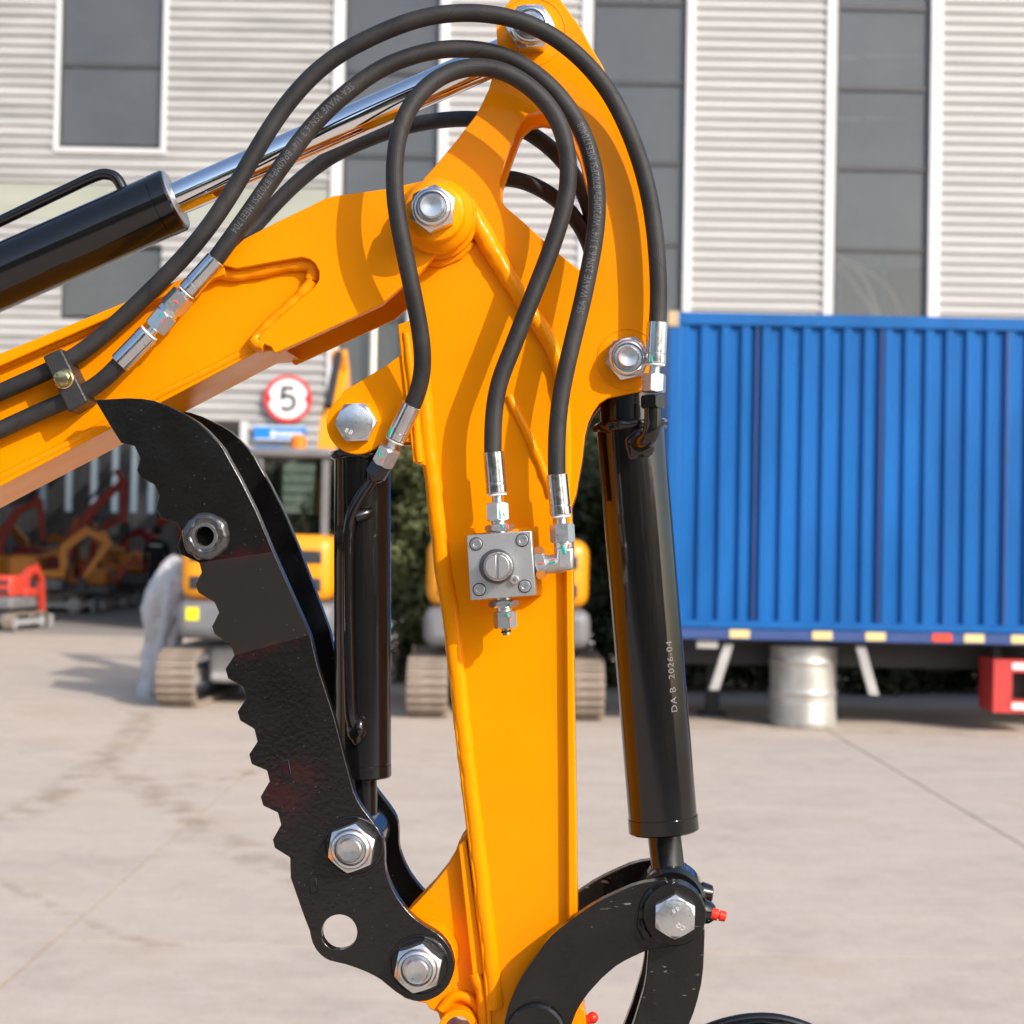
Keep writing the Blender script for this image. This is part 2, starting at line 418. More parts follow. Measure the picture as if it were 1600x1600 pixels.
def glass_mat():
    m = bpy.data.materials.new('window_glass'); m.use_nodes = True; nt = m.node_tree
    for n in list(nt.nodes): nt.nodes.remove(n)
    out = nt.nodes.new('ShaderNodeOutputMaterial')
    tr = nt.nodes.new('ShaderNodeBsdfTransparent'); tr.inputs[0].default_value = (0.86, 0.87, 0.87, 1)
    gl = nt.nodes.new('ShaderNodeBsdfGlossy'); gl.inputs['Color'].default_value = (0.8, 0.8, 0.8, 1); gl.inputs['Roughness'].default_value = .03
    df = nt.nodes.new('ShaderNodeBsdfDiffuse'); df.inputs[0].default_value = (0.27, 0.275, 0.28, 1)
    fr = nt.nodes.new('ShaderNodeFresnel'); fr.inputs[0].default_value = 1.6
    tc = nt.nodes.new('ShaderNodeTexCoord'); nz = nt.nodes.new('ShaderNodeTexNoise'); nz.inputs['Scale'].default_value = .55; nz.inputs['Detail'].default_value = 3
    nt.links.new(tc.outputs['Object'], nz.inputs['Vector']); rp = nt.nodes.new('ShaderNodeValToRGB'); nt.links.new(nz.outputs['Fac'], rp.inputs[0])
    rp.color_ramp.elements[0].position = .3; rp.color_ramp.elements[0].color = (.20, .205, .215, 1); rp.color_ramp.elements[1].position = .7; rp.color_ramp.elements[1].color = (.30, .295, .285, 1)
    nt.links.new(rp.outputs[0], df.inputs[0])
    bp = nt.nodes.new('ShaderNodeBump'); bp.inputs['Strength'].default_value = .25; bp.inputs['Distance'].default_value = .03; nt.links.new(nz.outputs['Fac'], bp.inputs['Height']); nt.links.new(bp.outputs[0], gl.inputs['Normal'])
    m1 = nt.nodes.new('ShaderNodeMixShader'); m1.inputs[0].default_value = .2
    nt.links.new(tr.outputs[0], m1.inputs[1]); nt.links.new(df.outputs[0], m1.inputs[2])
    m2 = nt.nodes.new('ShaderNodeMixShader'); nt.links.new(fr.outputs[0], m2.inputs[0])
    nt.links.new(m1.outputs[0], m2.inputs[1]); nt.links.new(gl.outputs[0], m2.inputs[2]); nt.links.new(m2.outputs[0], out.inputs[0])
    return m
GLASS = glass_mat()
bld = tag(empty('workshop_building', (0, YF, 0)), 'long workshop building clad in white horizontal ribbed metal with tall grey windows', 'building')
def FX(px, py=250): return atY(px, py, YF).x
def FZ(px, py): return atY(px, py, YF).z
TOP = 14.0
PITCHC = 0.158
def cladding(x0, x1, z0, z1, m=CLAD):
    bm = bmesh.new(); prof = []
    k0 = math.floor(z0 / PITCHC); z = k0 * PITCHC
    for i in range(int((z1 - z0) / PITCHC) + 2):
        for (dz, dy) in ((0.0, 0.0), (.32, 0.0), (.48, -.042), (.84, -.042)):
            zz = z + (i + dz) * PITCHC
            if z0 <= zz <= z1: prof.append((zz, dy))
    prof = [(z0, 0)] + prof + [(z1, 0)]
    A = [bm.verts.new((x0, y, zz)) for zz, y in prof]; B = [bm.verts.new((x1, y, zz)) for zz, y in prof]
    A2 = [bm.verts.new((x0, .12, zz)) for zz, y in (prof[0], prof[-1])]; B2 = [bm.verts.new((x1, .12, zz)) for zz, y in (prof[0], prof[-1])]
    for i in range(len(prof) - 1): bm.faces.new((A[i], B[i], B[i + 1], A[i + 1]))
    bm.faces.new((A2[0], A2[1], B2[1], B2[0])); bm.faces.new((A[0], A2[0], B2[0], B[0])); bm.faces.new((A[-1], B[-1], B2[1], A2[1]))
    bm.faces.new(A + [A2[1], A2[0]]); bm.faces.new(B + [B2[1], B2[0]])
    return bm_obj('cladding_panel', bm, m, bld)
def window(x0, x1, z0, z1, bars, framemat=MUL, fw=.055):
    bm = bmesh.new()
    add_box(bm, x0, x0 + fw, .02, .10, z0, z1); add_box(bm, x1 - fw, x1, .02, .10, z0, z1)
    add_box(bm, x0 + fw, x1 - fw, .02, .10, z0, z0 + fw); add_box(bm, x0 + fw, x1 - fw, .02, .10, z1 - fw, z1)
    w = bm_obj('window', bm, framemat, bld)
    zs = [z0 + fw] + list(bars) + [z1 - fw]
    for b in bars: box('glazing_bar', x0 + fw + .002, x1 - fw - .002, .015, .095, b - .035, b + .035, framemat, w)
    for a, b in zip(zs, zs[1:]):
        box('pane', x0 + fw + .003, x1 - fw - .003, .055, .061, a + .037, b - .037, GLASS, w)
    return w
LW = -14.0
xD = FX(386, 750)          # right jamb of the workshop door
zD = FZ(200, 655)          # door lintel
# left bay
w1 = (FX(96, 120), FX(252, 120))
zW1 = FZ(170, 230)
zB1, zB0 = FZ(120, 288), FZ(120, 345)
zL1, zL0 = FZ(170, 383), FZ(170, 500)
xT = FX(518, 150)
cladding(LW, w1[0] - .10, zB1, TOP, CLADL)
cladding(w1[1] + .10, xT, zB1, TOP, CLADL)
cladding(w1[0] - .10, w1[1] + .10, zB1, zW1 - .10, CLADL)
box('green_band', LW, xT, -.01, .12, zB0, zB1, BAND, bld)
cladding(LW, FX(96, 440), zD, zB0, CLADL)
cladding(FX(252, 440), xT, zD, zB0, CLADL)
cladding(FX(96, 440), FX(252, 440), zL1, zB0, CLADL); cladding(FX(96, 440), FX(252, 440), zD, zL0, CLADL)
window(FX(96, 440), FX(252, 440), zL0, zL1, [], MUL, .03)
cladding(xD, xT, 0, zD, CLADL)
box('door_jamb', xD - .12, xD, -.03, .16, 0, zD, TRIM, bld)
bm = bmesh.new()
add_box(bm, w1[0] - .10, w1[0] - .02, -.05, .1, zW1 - .1, TOP); add_box(bm, w1[1] + .02, w1[1] + .10, -.05, .1, zW1 - .1, TOP); add_box(bm, w1[0] - .02, w1[1] + .02, -.05, .1, zW1 - .1, zW1 - .02)
bm_obj('window_surround', bm, TRIM, bld, bevel=.01)
bar1 = FZ(175, 101)
window(w1[0] - .02, w1[1] + .02, zW1 - .02, TOP, [bar1, bar1 + 1.35, bar1 + 2.7], MUL, .03)
# tall window strips and the cladding between them
def tall(xa, xb, z0, bars):
    window(xa, xb, z0, TOP, bars)
for (ta, tb) in ((517, 535), (684, 699), (905, 922), (1069, 1083), (1288, 1304), (1451, 1470), (1672, 1690)):
    box('trim_strip', FX(ta), FX(tb), -.06, .13, 0, TOP, TRIM, bld, bevel=.01)
b3 = [FZ(990, y) for y in (128, 253, 380, 505, 632)]
b4 = [FZ(1375, y) for y in (12, 138, 263, 390, 516, 642)]
b2 = [FZ(610, y) for y in (112, 243, 372, 500, 628)]
for nm, (xa, xb), bars in (('a', (FX(535), FX(684)), b2), ('b', (FX(922), FX(1069)), [b + 1.26 for b in b3[:1]] + b3), ('c', (FX(1304), FX(1451)), b4), ('d', (FX(1690), FX(1840)), b4)):
    tall(xa, xb, .3, sorted(bars))
    box('window_base', xa, xb, 0, .12, 0, .3, TRIMG, bld)
for (pa, pb) in ((699, 905), (1083, 1288), (1470, 1672)):
    cladding(FX(pa), FX(pb), 0, TOP)
cladding(FX(1840), 16.0, 0, TOP)
box('roof', LW - .3, 16.2, -.3, 3.2, TOP, TOP + .3, TRIMG, bld)
# rooms behind the glass
for (xa, xb, zz) in ((xT, 16.0, 0.0), (LW, xT, zD + .35)):
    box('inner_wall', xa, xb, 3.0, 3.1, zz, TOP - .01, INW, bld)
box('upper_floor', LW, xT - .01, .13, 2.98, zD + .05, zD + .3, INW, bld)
ADDED_SKYL = [(-11.0, -9.9), (-8.2, -7.1), (-5.4, -4.3)]
_c = LW
for (sa, sb) in ADDED_SKYL + [(xD + 2.15, None)]:
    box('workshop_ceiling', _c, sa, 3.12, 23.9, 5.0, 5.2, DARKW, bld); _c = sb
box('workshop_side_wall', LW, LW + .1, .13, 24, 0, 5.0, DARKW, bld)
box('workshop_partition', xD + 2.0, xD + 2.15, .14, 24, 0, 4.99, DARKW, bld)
# back wall with translucent strips
TRL = bpy.data.materials.new('translucent_sheet'); TRL.use_nodes = True
nt = TRL.node_tree; [nt.nodes.remove(n) for n in list(nt.nodes)]
to = nt.nodes.new('ShaderNodeOutputMaterial'); tb = nt.nodes.new('ShaderNodeBsdfTranslucent'); tb.inputs[0].default_value = (.85, .88, .9, 1)
tt = nt.nodes.new('ShaderNodeBsdfTransparent'); tt.inputs[0].default_value = (.75, .77, .8, 1); tm = nt.nodes.new('ShaderNodeMixShader'); tm.inputs[0].default_value = .45
nt.links.new(tb.outputs[0], tm.inputs[1]); nt.links.new(tt.outputs[0], tm.inputs[2]); nt.links.new(tm.outputs[0], to.inputs[0])
YB = 22.0
for (sa, sb) in ADDED_SKYL: box('added_skylight', sa, sb, 3.12, 23.9, 5.05, 5.06, TRL, bld)  # unseen roof panels, added to brighten the workshop interior
def bx(px, py): return atY(px, py, YF + YB).x
def bz(px, py): return atY(px, py, YF + YB).z
strips = [(px, px + 11) for px in (-190, -150, -110, -70, -30, 20, 62, 102, 141, 174, 204, 231, 258, 290, 322, 352)]
zs0, zs1 = bz(150, 800), bz(150, 672)
cur = LW + .1
for a, b in strips:
    xa, xb = bx(a, 750), bx(b, 750)
    if xa < cur: continue
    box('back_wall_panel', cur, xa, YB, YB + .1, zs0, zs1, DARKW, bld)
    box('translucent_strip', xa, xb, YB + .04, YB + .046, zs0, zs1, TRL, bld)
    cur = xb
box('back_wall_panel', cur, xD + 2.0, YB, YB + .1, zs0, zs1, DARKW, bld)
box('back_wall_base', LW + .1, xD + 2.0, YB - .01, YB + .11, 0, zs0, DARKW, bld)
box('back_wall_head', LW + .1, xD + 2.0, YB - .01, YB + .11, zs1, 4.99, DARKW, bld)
bm = bmesh.new(); add_box(bm, LW + .1, xD + 1.99, YF - .05, YF + YB, -.1, .004)
struct(bm_obj('workshop_floor', bm, FLOOR))
# lamps and pipes inside, seen through the tall window
LAMP = mat('lamp_housing', (0.75, 0.73, 0.65), rough=.4)
for (pxa, pxb, py) in ((1306, 1340, 91), (1350, 1432, 88), (1306, 1342, 187), (1352, 1415, 186)):
    a = atY(pxa, py, YF + 1.2); b = atY(pxb, py, YF + 1.2)
    box('ceiling_lamp', a.x, b.x, 1.15, 1.3, a.z - .035, a.z + .035, LAMP, bld)
PIPE = mat('pale_duct', (0.80, 0.74, 0.64), rough=.5)
for pts, r in ((((1306, 415), (1330, 440), (1352, 470), (1370, 505)), .05), (((1306, 405), (1345, 430), (1362, 465), (1375, 505)), .05), (((1306, 400), (1355, 425), (1390, 455), (1410, 500), (1415, 530)), .04)):
    tube('duct', [p - Vector((0, YF, 0)) for p in catmull([atY(x, y, YF + .8) for x, y in pts], 6)], r, PIPE, bld, n=10)
BLF = mat('blue_steel', (0.10, 0.18, 0.30), rough=.5)
a = atY(1375, 418, YF + 2.2); box('added_dark_panel', FX(1304), FX(1451) + 1.0, 2.15, 2.25, .3, a.z, mat('added_panel_grey', (.07, .075, .08), rough=.8), bld)  # dark panel added behind the ducts so the lower panes look dark
for px in (1311, 1380):
    a = atY(px, 400, YF + 1.6)
    box('rack_post', a.x - .04, a.x + .04, 1.55, 1.63, 0.3, a.z, BLF, bld)
tube('rain_pipe', [Vector((FX(640, 500), -.10, .3)), Vector((FX(640, 500), -.10, FZ(640, 300)))], .05, TRIM, bld, n=12)
tube('rain_pipe', [Vector((FX(585, 500), -.10, .3)), Vector((FX(585, 500), -.10, FZ(585, 460)))], .05, PIPE, bld, n=12)

# speed sign and blue boards on the wall
SWH = mat('sign_white', (0.78, 0.78, 0.78), rough=.4); SRD = mat('sign_red', (0.62, 0.03, 0.03), rough=.4); SBK = mat('sign_black', (0.02, 0.02, 0.02), rough=.5)
SBL = mat('sign_blue', (0.01, 0.20, 0.58), rough=.4)
YS = YF - .14
c = atY(450, 623, YS)
sg = tag(empty('speed_limit_sign', c), 'round white speed sign with red rim and black 5 on ribbed wall', 'sign')
rs = 37.5 / FPX * YS
lathe('sign_plate', (0, 0, 0), (0, -1, 0), [(-.02, rs), (0, rs)], SRD, sg, 48)
bm = bmesh.new(); n = 64; pts = []
for k in range(n):
    a = 2 * math.pi * k / n; r_ = rs * .83
    t = abs(math.sin(a)); r_ -= rs * .17 * max(0, 1 - t / .28)
    pts.append(Vector((math.cos(a) * r_, -.004, math.sin(a) * r_)))
add_prism(bm, pts, [p + Vector((0, .003, 0)) for p in pts]); bm_obj('sign_face', bm, SWH, sg)
five = [(.24, .44), (-.20, .44), (-.24, .04), (-.10, .10), (.05, .11), (.19, .04), (.26, -.10), (.24, -.27), (.13, -.40), (-.02, -.45), (-.16, -.43), (-.27, -.35)]
fp = [Vector((x * rs, -.007, z * rs)) for x, z in five[:3]] + catmull([Vector((x * rs, -.007, z * rs)) for x, z in five[2:]], 6)[1:]
bm = bmesh.new(); L_, R_ = [], []
for i, p in enumerate(fp):
    t1 = (fp[i] - fp[i - 1]).normalized() if i else (fp[1] - fp[0]).normalized(); t2 = (fp[i + 1] - fp[i]).normalized() if i < len(fp) - 1 else t1
    n1 = Vector((-t1.z, 0, t1.x)); n2 = Vector((-t2.z, 0, t2.x)); nb_ = (n1 + n2).normalized(); wv_ = rs * .085 / max(.5, nb_.dot(n1))
    L_.append(bm.verts.new(p + nb_ * wv_)); R_.append(bm.verts.new(p - nb_ * wv_))
for i in range(len(fp) - 1): bm.faces.new((L_[i], R_[i], R_[i + 1], L_[i + 1]))
bm_obj('number', bm, SBK, sg)
for s in (-1, 1): lathe('sign_bolt', (s * rs * .74, -.004, 0), (0, -1, 0), [(0, .02), (.012, .02)], SBK, sg, 12)
box('sign_bracket', -.03, .03, .021, .13, -rs * .8, rs * .8, TRIMG, sg)
def board(pxa, pya, pxb, pyb, label, bars, base=SBL):
    a = atY(pxa, pya, YS); b = atY(pxb, pyb, YS)
    t = tag(empty('blue_notice_board', ((a.x + b.x) / 2, YS, b.z)), label, 'sign')
    w = (b.x - a.x) / 2; h = a.z - b.z
    box('board_panel', -w, w, 0, .03, 0, h, base, t)
    for (x0, x1, z0, z1, m) in bars:
        box('printed_mark', -w + 2 * w * x0, -w + 2 * w * x1, -.004, -.001, h * z0, h * z1, m, t)
    box('board_bracket', -w * .5, w * .5, .031, .14, h * .3, h * .7, TRIMG, t)
glyph = [(0.40 + i * .045, 0.40 + i * .045 + .03, .22 + .05 * (i % 3), .62 - .04 * (i % 2), SWH) for i in range(12)]
board(397, 664, 477, 689, 'wide blue board with white lettering below the speed sign', [(0.02, .98, .9, .985, SWH), (0.02, .98, .02, .1, SWH), (.33, .42, .2, .66, SWH)] + glyph)
board(398, 697, 441, 713, 'small blue board with one white mark under the wide board', [(.45, .95, .3, .7, SWH)])
board(415, 722, 441, 765, 'tall blue board with white circle mark lowest on the wall', [(.45, .9, .35, .7, SWH), (.1, .35, .1, .5, SWH)])

# =================================================================== CONTAINER ON TRAILER
YC = 14.3
CBL = mat('container_blue', (0.008, 0.108, 0.35), rough=.45, spec=.2, var=.22, var_scale=1.6, stretch=(1, 1, .25), rough_var=.1, detail=8)
CBD = mat('trailer_blue', (0.03, 0.065, 0.21), rough=.5, var=.15, var_scale=3)
cL = atY(1047, 500, YC).x
zCt = atY(1300, 492, YC).z; zCb = atY(1300, 985, YC).z; zR0 = atY(1300, 1003, YC).z
CLEN = 12.2; CW = 2.44
ct = tag(empty('shipping_container', (cL, YC, zCb)), 'blue corrugated steel shipping container resting on a low trailer', 'container')
H = zCt - zCb
# corrugated side
bm = bmesh.new(); prof = []; x = .10; pit = .176
while x < CLEN - .15:
    for (dx, dy) in ((0, .004), (.34, .004), (.52, .045), (.80, .045)): prof.append((x + dx * pit, dy))
    x += pit
prof = [(.06, .004)] + prof + [(CLEN - .06, .004)]
A = [bm.verts.new((a, b, .06)) for a, b in prof]; B = [bm.verts.new((a, b, H - .10)) for a, b in prof]
for i in range(len(prof) - 1): bm.faces.new((A[i], A[i + 1], B[i + 1], B[i]))
bm_obj('side_sheet', bm, CBL, ct, recalc=False)
box('top_rail', .0, CLEN, -.012, .08, H - .11, H, CBL, ct, bevel=.01)
box('bottom_rail', .0, CLEN, -.010, .08, 0.0, .07, CBL, ct, bevel=.008)
box('corner_post', -.004, .10, -.006, .09, .071, H - .111, CBL, ct, bevel=.01)
box('corner_post', CLEN - .10, CLEN + .004, -.006, .09, .071, H - .111, CBL, ct, bevel=.01)
CST = mat('corner_casting', (0.50, 0.38, 0.22), rough=.6, var=.3, var_scale=6)
box('corner_casting', -.02, .075, -.02, .14, H - .13, H + .006, CST, ct, bevel=.01)
box('corner_casting', -.02, .14, -.02, .14, -.001, .115, CBL, ct, bevel=.01)
box('container_shell', .03, CLEN - .03, .06, CW, .01, H - .02, CBL, ct)
CBD = mat('trailer_blue', (0.03, 0.065, 0.21), rough=.5, var=.15, var_scale=3)
for pxs in (1180, 1375, 1572):
    xx = atY(pxs, 750, YC).x - cL
    box('panel_seam', xx - .008, xx + .008, -.002, .05, .075, H - .115, CBD, ct)
tr = tag(empty('flatbed_trailer', (cL, YC, 0)), 'low blue flatbed trailer with yellow side reflectors under the container', 'trailer')
box('bed_frame', -.05, CLEN + .1, -.02, CW + .03, zR0, zCb - .004, CBD, tr, bevel=.012)
REF_Y = mat('reflector_yellow', (0.72, 0.55, 0.25), rough=.4); REF_R = mat('reflector_red', (0.72, 0.07, 0.03), rough=.4)
for px, m in ((1155, REF_Y), (1284, REF_Y), (1367, REF_Y), (1471, REF_R), (1521, REF_Y), (1594, REF_Y), (1700, REF_Y)):
    p = atY(px, 995 + (px - 1155) * .019, YC)
    box('reflector', p.x - cL - .085, p.x - cL + .085, -.027, -.021, zR0 + .02, zR0 + .09, m, tr)
STG = mat('strut_grey', (0.42, 0.41, 0.40), rough=.5, var=.2, var_scale=6)
for (a, b) in (((1139, 1006), (1116, 1078)), ((1345, 1010), (1366, 1086))):
    p = atY(*a, YC + .06); q = atY(*b, YC + .06)
    o0 = Vector((cL, YC, 0))
    bm = bmesh.new(); d = (q - p).normalized(); s = Vector((.04, 0, 0))
    f = [p - s - o0, p + s - o0, q + s - o0, q - s - o0]; add_prism(bm, f, [v + Vector((0, .05, 0)) for v in f]); bm_obj('side_strut', bm, STG, tr)
p = atY(1105, 1010, YC + .05); box('name_plate', p.x - cL - .09, p.x - cL + .09, .03, .05, zR0 - .075, zR0 - .004, STG, tr)
DKS = mat('dark_chassis', (0.03, 0.03, 0.032), rough=.6)
for yy in (.7, 1.6): box('chassis_beam', 0, CLEN, yy, yy + .16, zR0 - .26, zR0 - .001, DKS, tr)
TYR = mat('tyre_rubber', (0.02, 0.02, 0.02), rough=.8)
for xx in (8.3, 9.5):
    for yy in (.15, 1.9):
        wv = lathe('wheel', (xx, yy, .34), (0, 1, 0), [(0, .2), (.02, .30), (.06, .336), (.24, .336), (.28, .30), (.30, .2)], TYR, tr, 32)
        lathe('rim', (xx, yy - .005, .34), (0, 1, 0), [(0, .10), (.03, .19), (.04, .2)], STG, wv, 24)
    box('axle', xx - .05, xx + .05, .4, 2.0, .3, .6, DKS, tr)
for xx in (.5, 5.6): box('landing_leg', xx, xx + .12, 1.1, 1.22, .03, zR0, DKS, tr); box('foot_plate', xx - .06, xx + .18, 1.04, 1.28, .001, .029, DKS, tr)
TRD = mat('toolbox_red', (0.55, 0.045, 0.04), rough=.45, var=.2, var_scale=4)
p = atY(1553, 1030, YC + .1); q = atY(1640, 1115, YC + .1)
bm = bmesh.new(); x0 = p.x - cL; x1 = q.x - cL; z1 = p.z; z0 = q.z
add_box(bm, x0, x0 + .16, .1, .55, z0, z1); add_box(bm, x0 + .16, x1, .1, .55, z0, z0 + .11); add_box(bm, x0 + .16, x1, .1, .55, z1 - .11, z1); add_box(bm, x1 - .1, x1, .1, .55, z0 + .11, z1 - .11)
tb_ = bm_obj('tool_rack', bm, TRD, tr)
box('rack_panel', x0 + .16, x1 - .1, .30, .32, z0 + .11, z1 - .11, SBK, tb_)
for k, zz in enumerate((z1 - .085, z0 + .03)): box('white_mark', x0 + .16, x0 + .30, .094, .098, zz, zz + .055, SWH, tb_)
box('rack_hanger', x0 + .05, x0 + .12, .3, .4, z1, zR0 - .001, DKS, tb_)
box('rack_hanger', x1 - .12, x1 - .05, .3, .4, z1, zR0 - .001, DKS, tb_)

# drum under the container
dp = atG(1250, 1131)
DRM = mat('galvanised_drum', (0.50, 0.49, 0.46), rough=.45, metal=.5, var=.3, var_scale=5, stretch=(1, 1, .5))
dr = tag(empty('steel_drum', (dp.x, YC + .42, 0)), 'ribbed galvanised steel drum standing below the container edge', 'drum')
hd = zR0 - .262 if False else .70
prof = [(0.0, .285), (.012, .30)]
for z in [i * .005 for i in range(3, 140)]:
    r_ = .290
    for c_, w_, a_ in ((.30, .018, .012), (.57, .018, .012), (.055, .012, .006), (.10, .012, .006), (.145, .012, .006), (.19, .012, .006)):
        r_ += a_ * math.exp(-((z - c_) / w_) ** 2)
    prof.append((z, r_))
prof += [(.70, .30), (.712, .285)]
lathe('drum_body', (0, 0, 0), (0, 0, 1), prof, DRM, dr, 48)
lathe('drum_lid', (0, 0, .713), (0, 0, 1), [(0, .27), (.006, .27)], DRM, dr, 40)

# =================================================================== BACKGROUND EXCAVATORS
TRK = mat('dusty_track', (0.30, 0.24, 0.19), rough=.85, var=.35, var_scale=9)
BGY = mat('excavator_yellow', (0.78, 0.30, 0.005), rough=.4, coat=.2)
BGG = mat('excavator_grey', (0.17, 0.17, 0.18), rough=.5, var=.15, var_scale=5)
BGK = mat('excavator_black', (0.03, 0.03, 0.032), rough=.5)
CABG = bpy.data.materials.new('cab_glass'); CABG.use_nodes = True
nt = CABG.node_tree; [nt.nodes.remove(n) for n in list(nt.nodes)]
o_ = nt.nodes.new('ShaderNodeOutputMaterial'); t_ = nt.nodes.new('ShaderNodeBsdfTransparent'); t_.inputs[0].default_value = (.72, .78, .74, 1)
g_ = nt.nodes.new('ShaderNodeBsdfGlossy'); g_.inputs['Roughness'].default_value = .03; fr_ = nt.nodes.new('ShaderNodeFresnel'); fr_.inputs[0].default_value = 1.9; x_ = nt.nodes.new('ShaderNodeMixShader')
nt.links.new(fr_.outputs[0], x_.inputs[0]); nt.links.new(t_.outputs[0], x_.inputs[1]); nt.links.new(g_.outputs[0], x_.inputs[2]); nt.links.new(x_.outputs[0], o_.inputs[0])
BCN = mat('beacon_orange', (0.85, 0.20, 0.01), rough=.3)
BRD = mat('machine_red', (0.58, 0.055, 0.03), rough=.45)
BOR = mat('machine_orange', (0.70, 0.24, 0.02), rough=.45)
BDR = mat('machine_dark_red', (0.33, 0.02, 0.03), rough=.45)
BGL = mat('undercarriage_grey', (0.36, 0.36, 0.37), rough=.5, var=.2, var_scale=6)

def add_bar(bm, pts, ws, x0, x1):
    """tapered bar in the YZ plane, pts [(y,z)], widths ws, between x0 and x1"""
    P = [Vector((0, y, z)) for y, z in pts]; up, dn = [], []
    for i, p in enumerate(P):
        t = (P[min(i + 1, len(P) - 1)] - P[max(i - 1, 0)]).normalized(); nn = Vector((0, -t.z, t.y))
        up.append(p + nn * ws[i] / 2); dn.append(p - nn * ws[i] / 2)
    o = up + dn[::-1]
    add_prism(bm, [v + Vector((x0, 0, 0)) for v in o], [v + Vector((x1, 0, 0)) for v in o])
def bar(name, pts, ws, x0, x1, m, parent, bevel=.01):
    bm = bmesh.new(); add_bar(bm, pts, ws, x0, x1); return bm_obj(name, bm, m, parent, bevel=bevel)
SHOE = {}
def track(parent, cx, w, L, h, shoes=True):
    r = h / 2; half = L / 2 - r; per = 4 * half + 2 * math.pi * r
    def pt(s, rr):
        s %= per
        if s < 2 * half: return Vector((0, -half + s, r - rr)), 0.0
        s -= 2 * half
        if s < math.pi * r:
            a = s / r; return Vector((0, half + rr * math.sin(a), r - rr * math.cos(a))), a
        s -= math.pi * r
        if s < 2 * half: return Vector((0, half - s, r + rr)), math.pi
        s -= 2 * half; a = s / r
        return Vector((0, -half - rr * math.sin(a), r + rr * math.cos(a))), math.pi + a
    n = 60; rb = r - .035
    bm = bmesh.new(); o = [pt(per * i / n, rb)[0] for i in range(n)]; inn = [pt(per * i / n, rb - .03)[0] for i in range(n)]
    V = [[bm.verts.new(p + Vector((cx + s * w * .46, 0, 0))) for p in q] for s in (-1, 1) for q in (o, inn)]
    for i in range(n):
        j = (i + 1) % n
        bm.faces.new((V[0][i], V[0][j], V[2][j], V[2][i])); bm.faces.new((V[1][i], V[3][i], V[3][j], V[1][j]))
        bm.faces.new((V[0][i], V[1][i], V[1][j], V[0][j])); bm.faces.new((V[2][i], V[2][j], V[3][j], V[3][i]))
    t = bm_obj('track', bm, BGK, parent)
    ns = int(per / .085); pitch = per / ns
    if shoes:
        key = (round(w, 3), round(pitch, 4))
        if key not in SHOE:
            bm = bmesh.new(); add_box(bm, -w / 2, w / 2, -pitch * .41, pitch * .41, -.008, .020); add_box(bm, -w / 2, w / 2, -pitch * .12, pitch * .12, -.03, -.0085)
            bmesh.ops.recalc_face_normals(bm, faces=bm.faces); me = bpy.data.meshes.new('track_shoe'); bm.to_mesh(me); bm.free(); me.materials.append(TRK); SHOE[key] = me
        for i in range(ns):
            p, a = pt(pitch * (i + .5), rb + .006)
            o_ = bpy.data.objects.new('track_shoe', SHOE[key]); COL.objects.link(o_); o_.parent = t
            o_.location = p + Vector((cx, 0, .0)); o_.rotation_euler = (a, 0, 0)
    else:
        bm = bmesh.new()
        for i in range(ns):
            p, a = pt(pitch * (i + .5), rb + .006); M = Matrix.Translation(p + Vector((cx, 0, 0))) @ Matrix.Rotation(a, 4, 'X')
            add_box(bm, -w / 2, w / 2, -pitch * .41, pitch * .41, -.03, .02, M)
        s_ = bm_obj('track_shoes', bm, TRK, t); s_['kind'] = 'stuff'
    for yy, rr in ((-half, r * .72), (half, r * .72)):
        lathe('drive_wheel', (cx - w * .30, yy, r), (1, 0, 0), [(0, rr * .3), (.02, rr), (w * .6 - .02, rr), (w * .6, rr * .3)], BGL, t, 24)
    box('roller_frame', cx - w * .25, cx + w * .25, -half, half, r - .09, r + .07, BGL, t, bevel=.02)
    return t
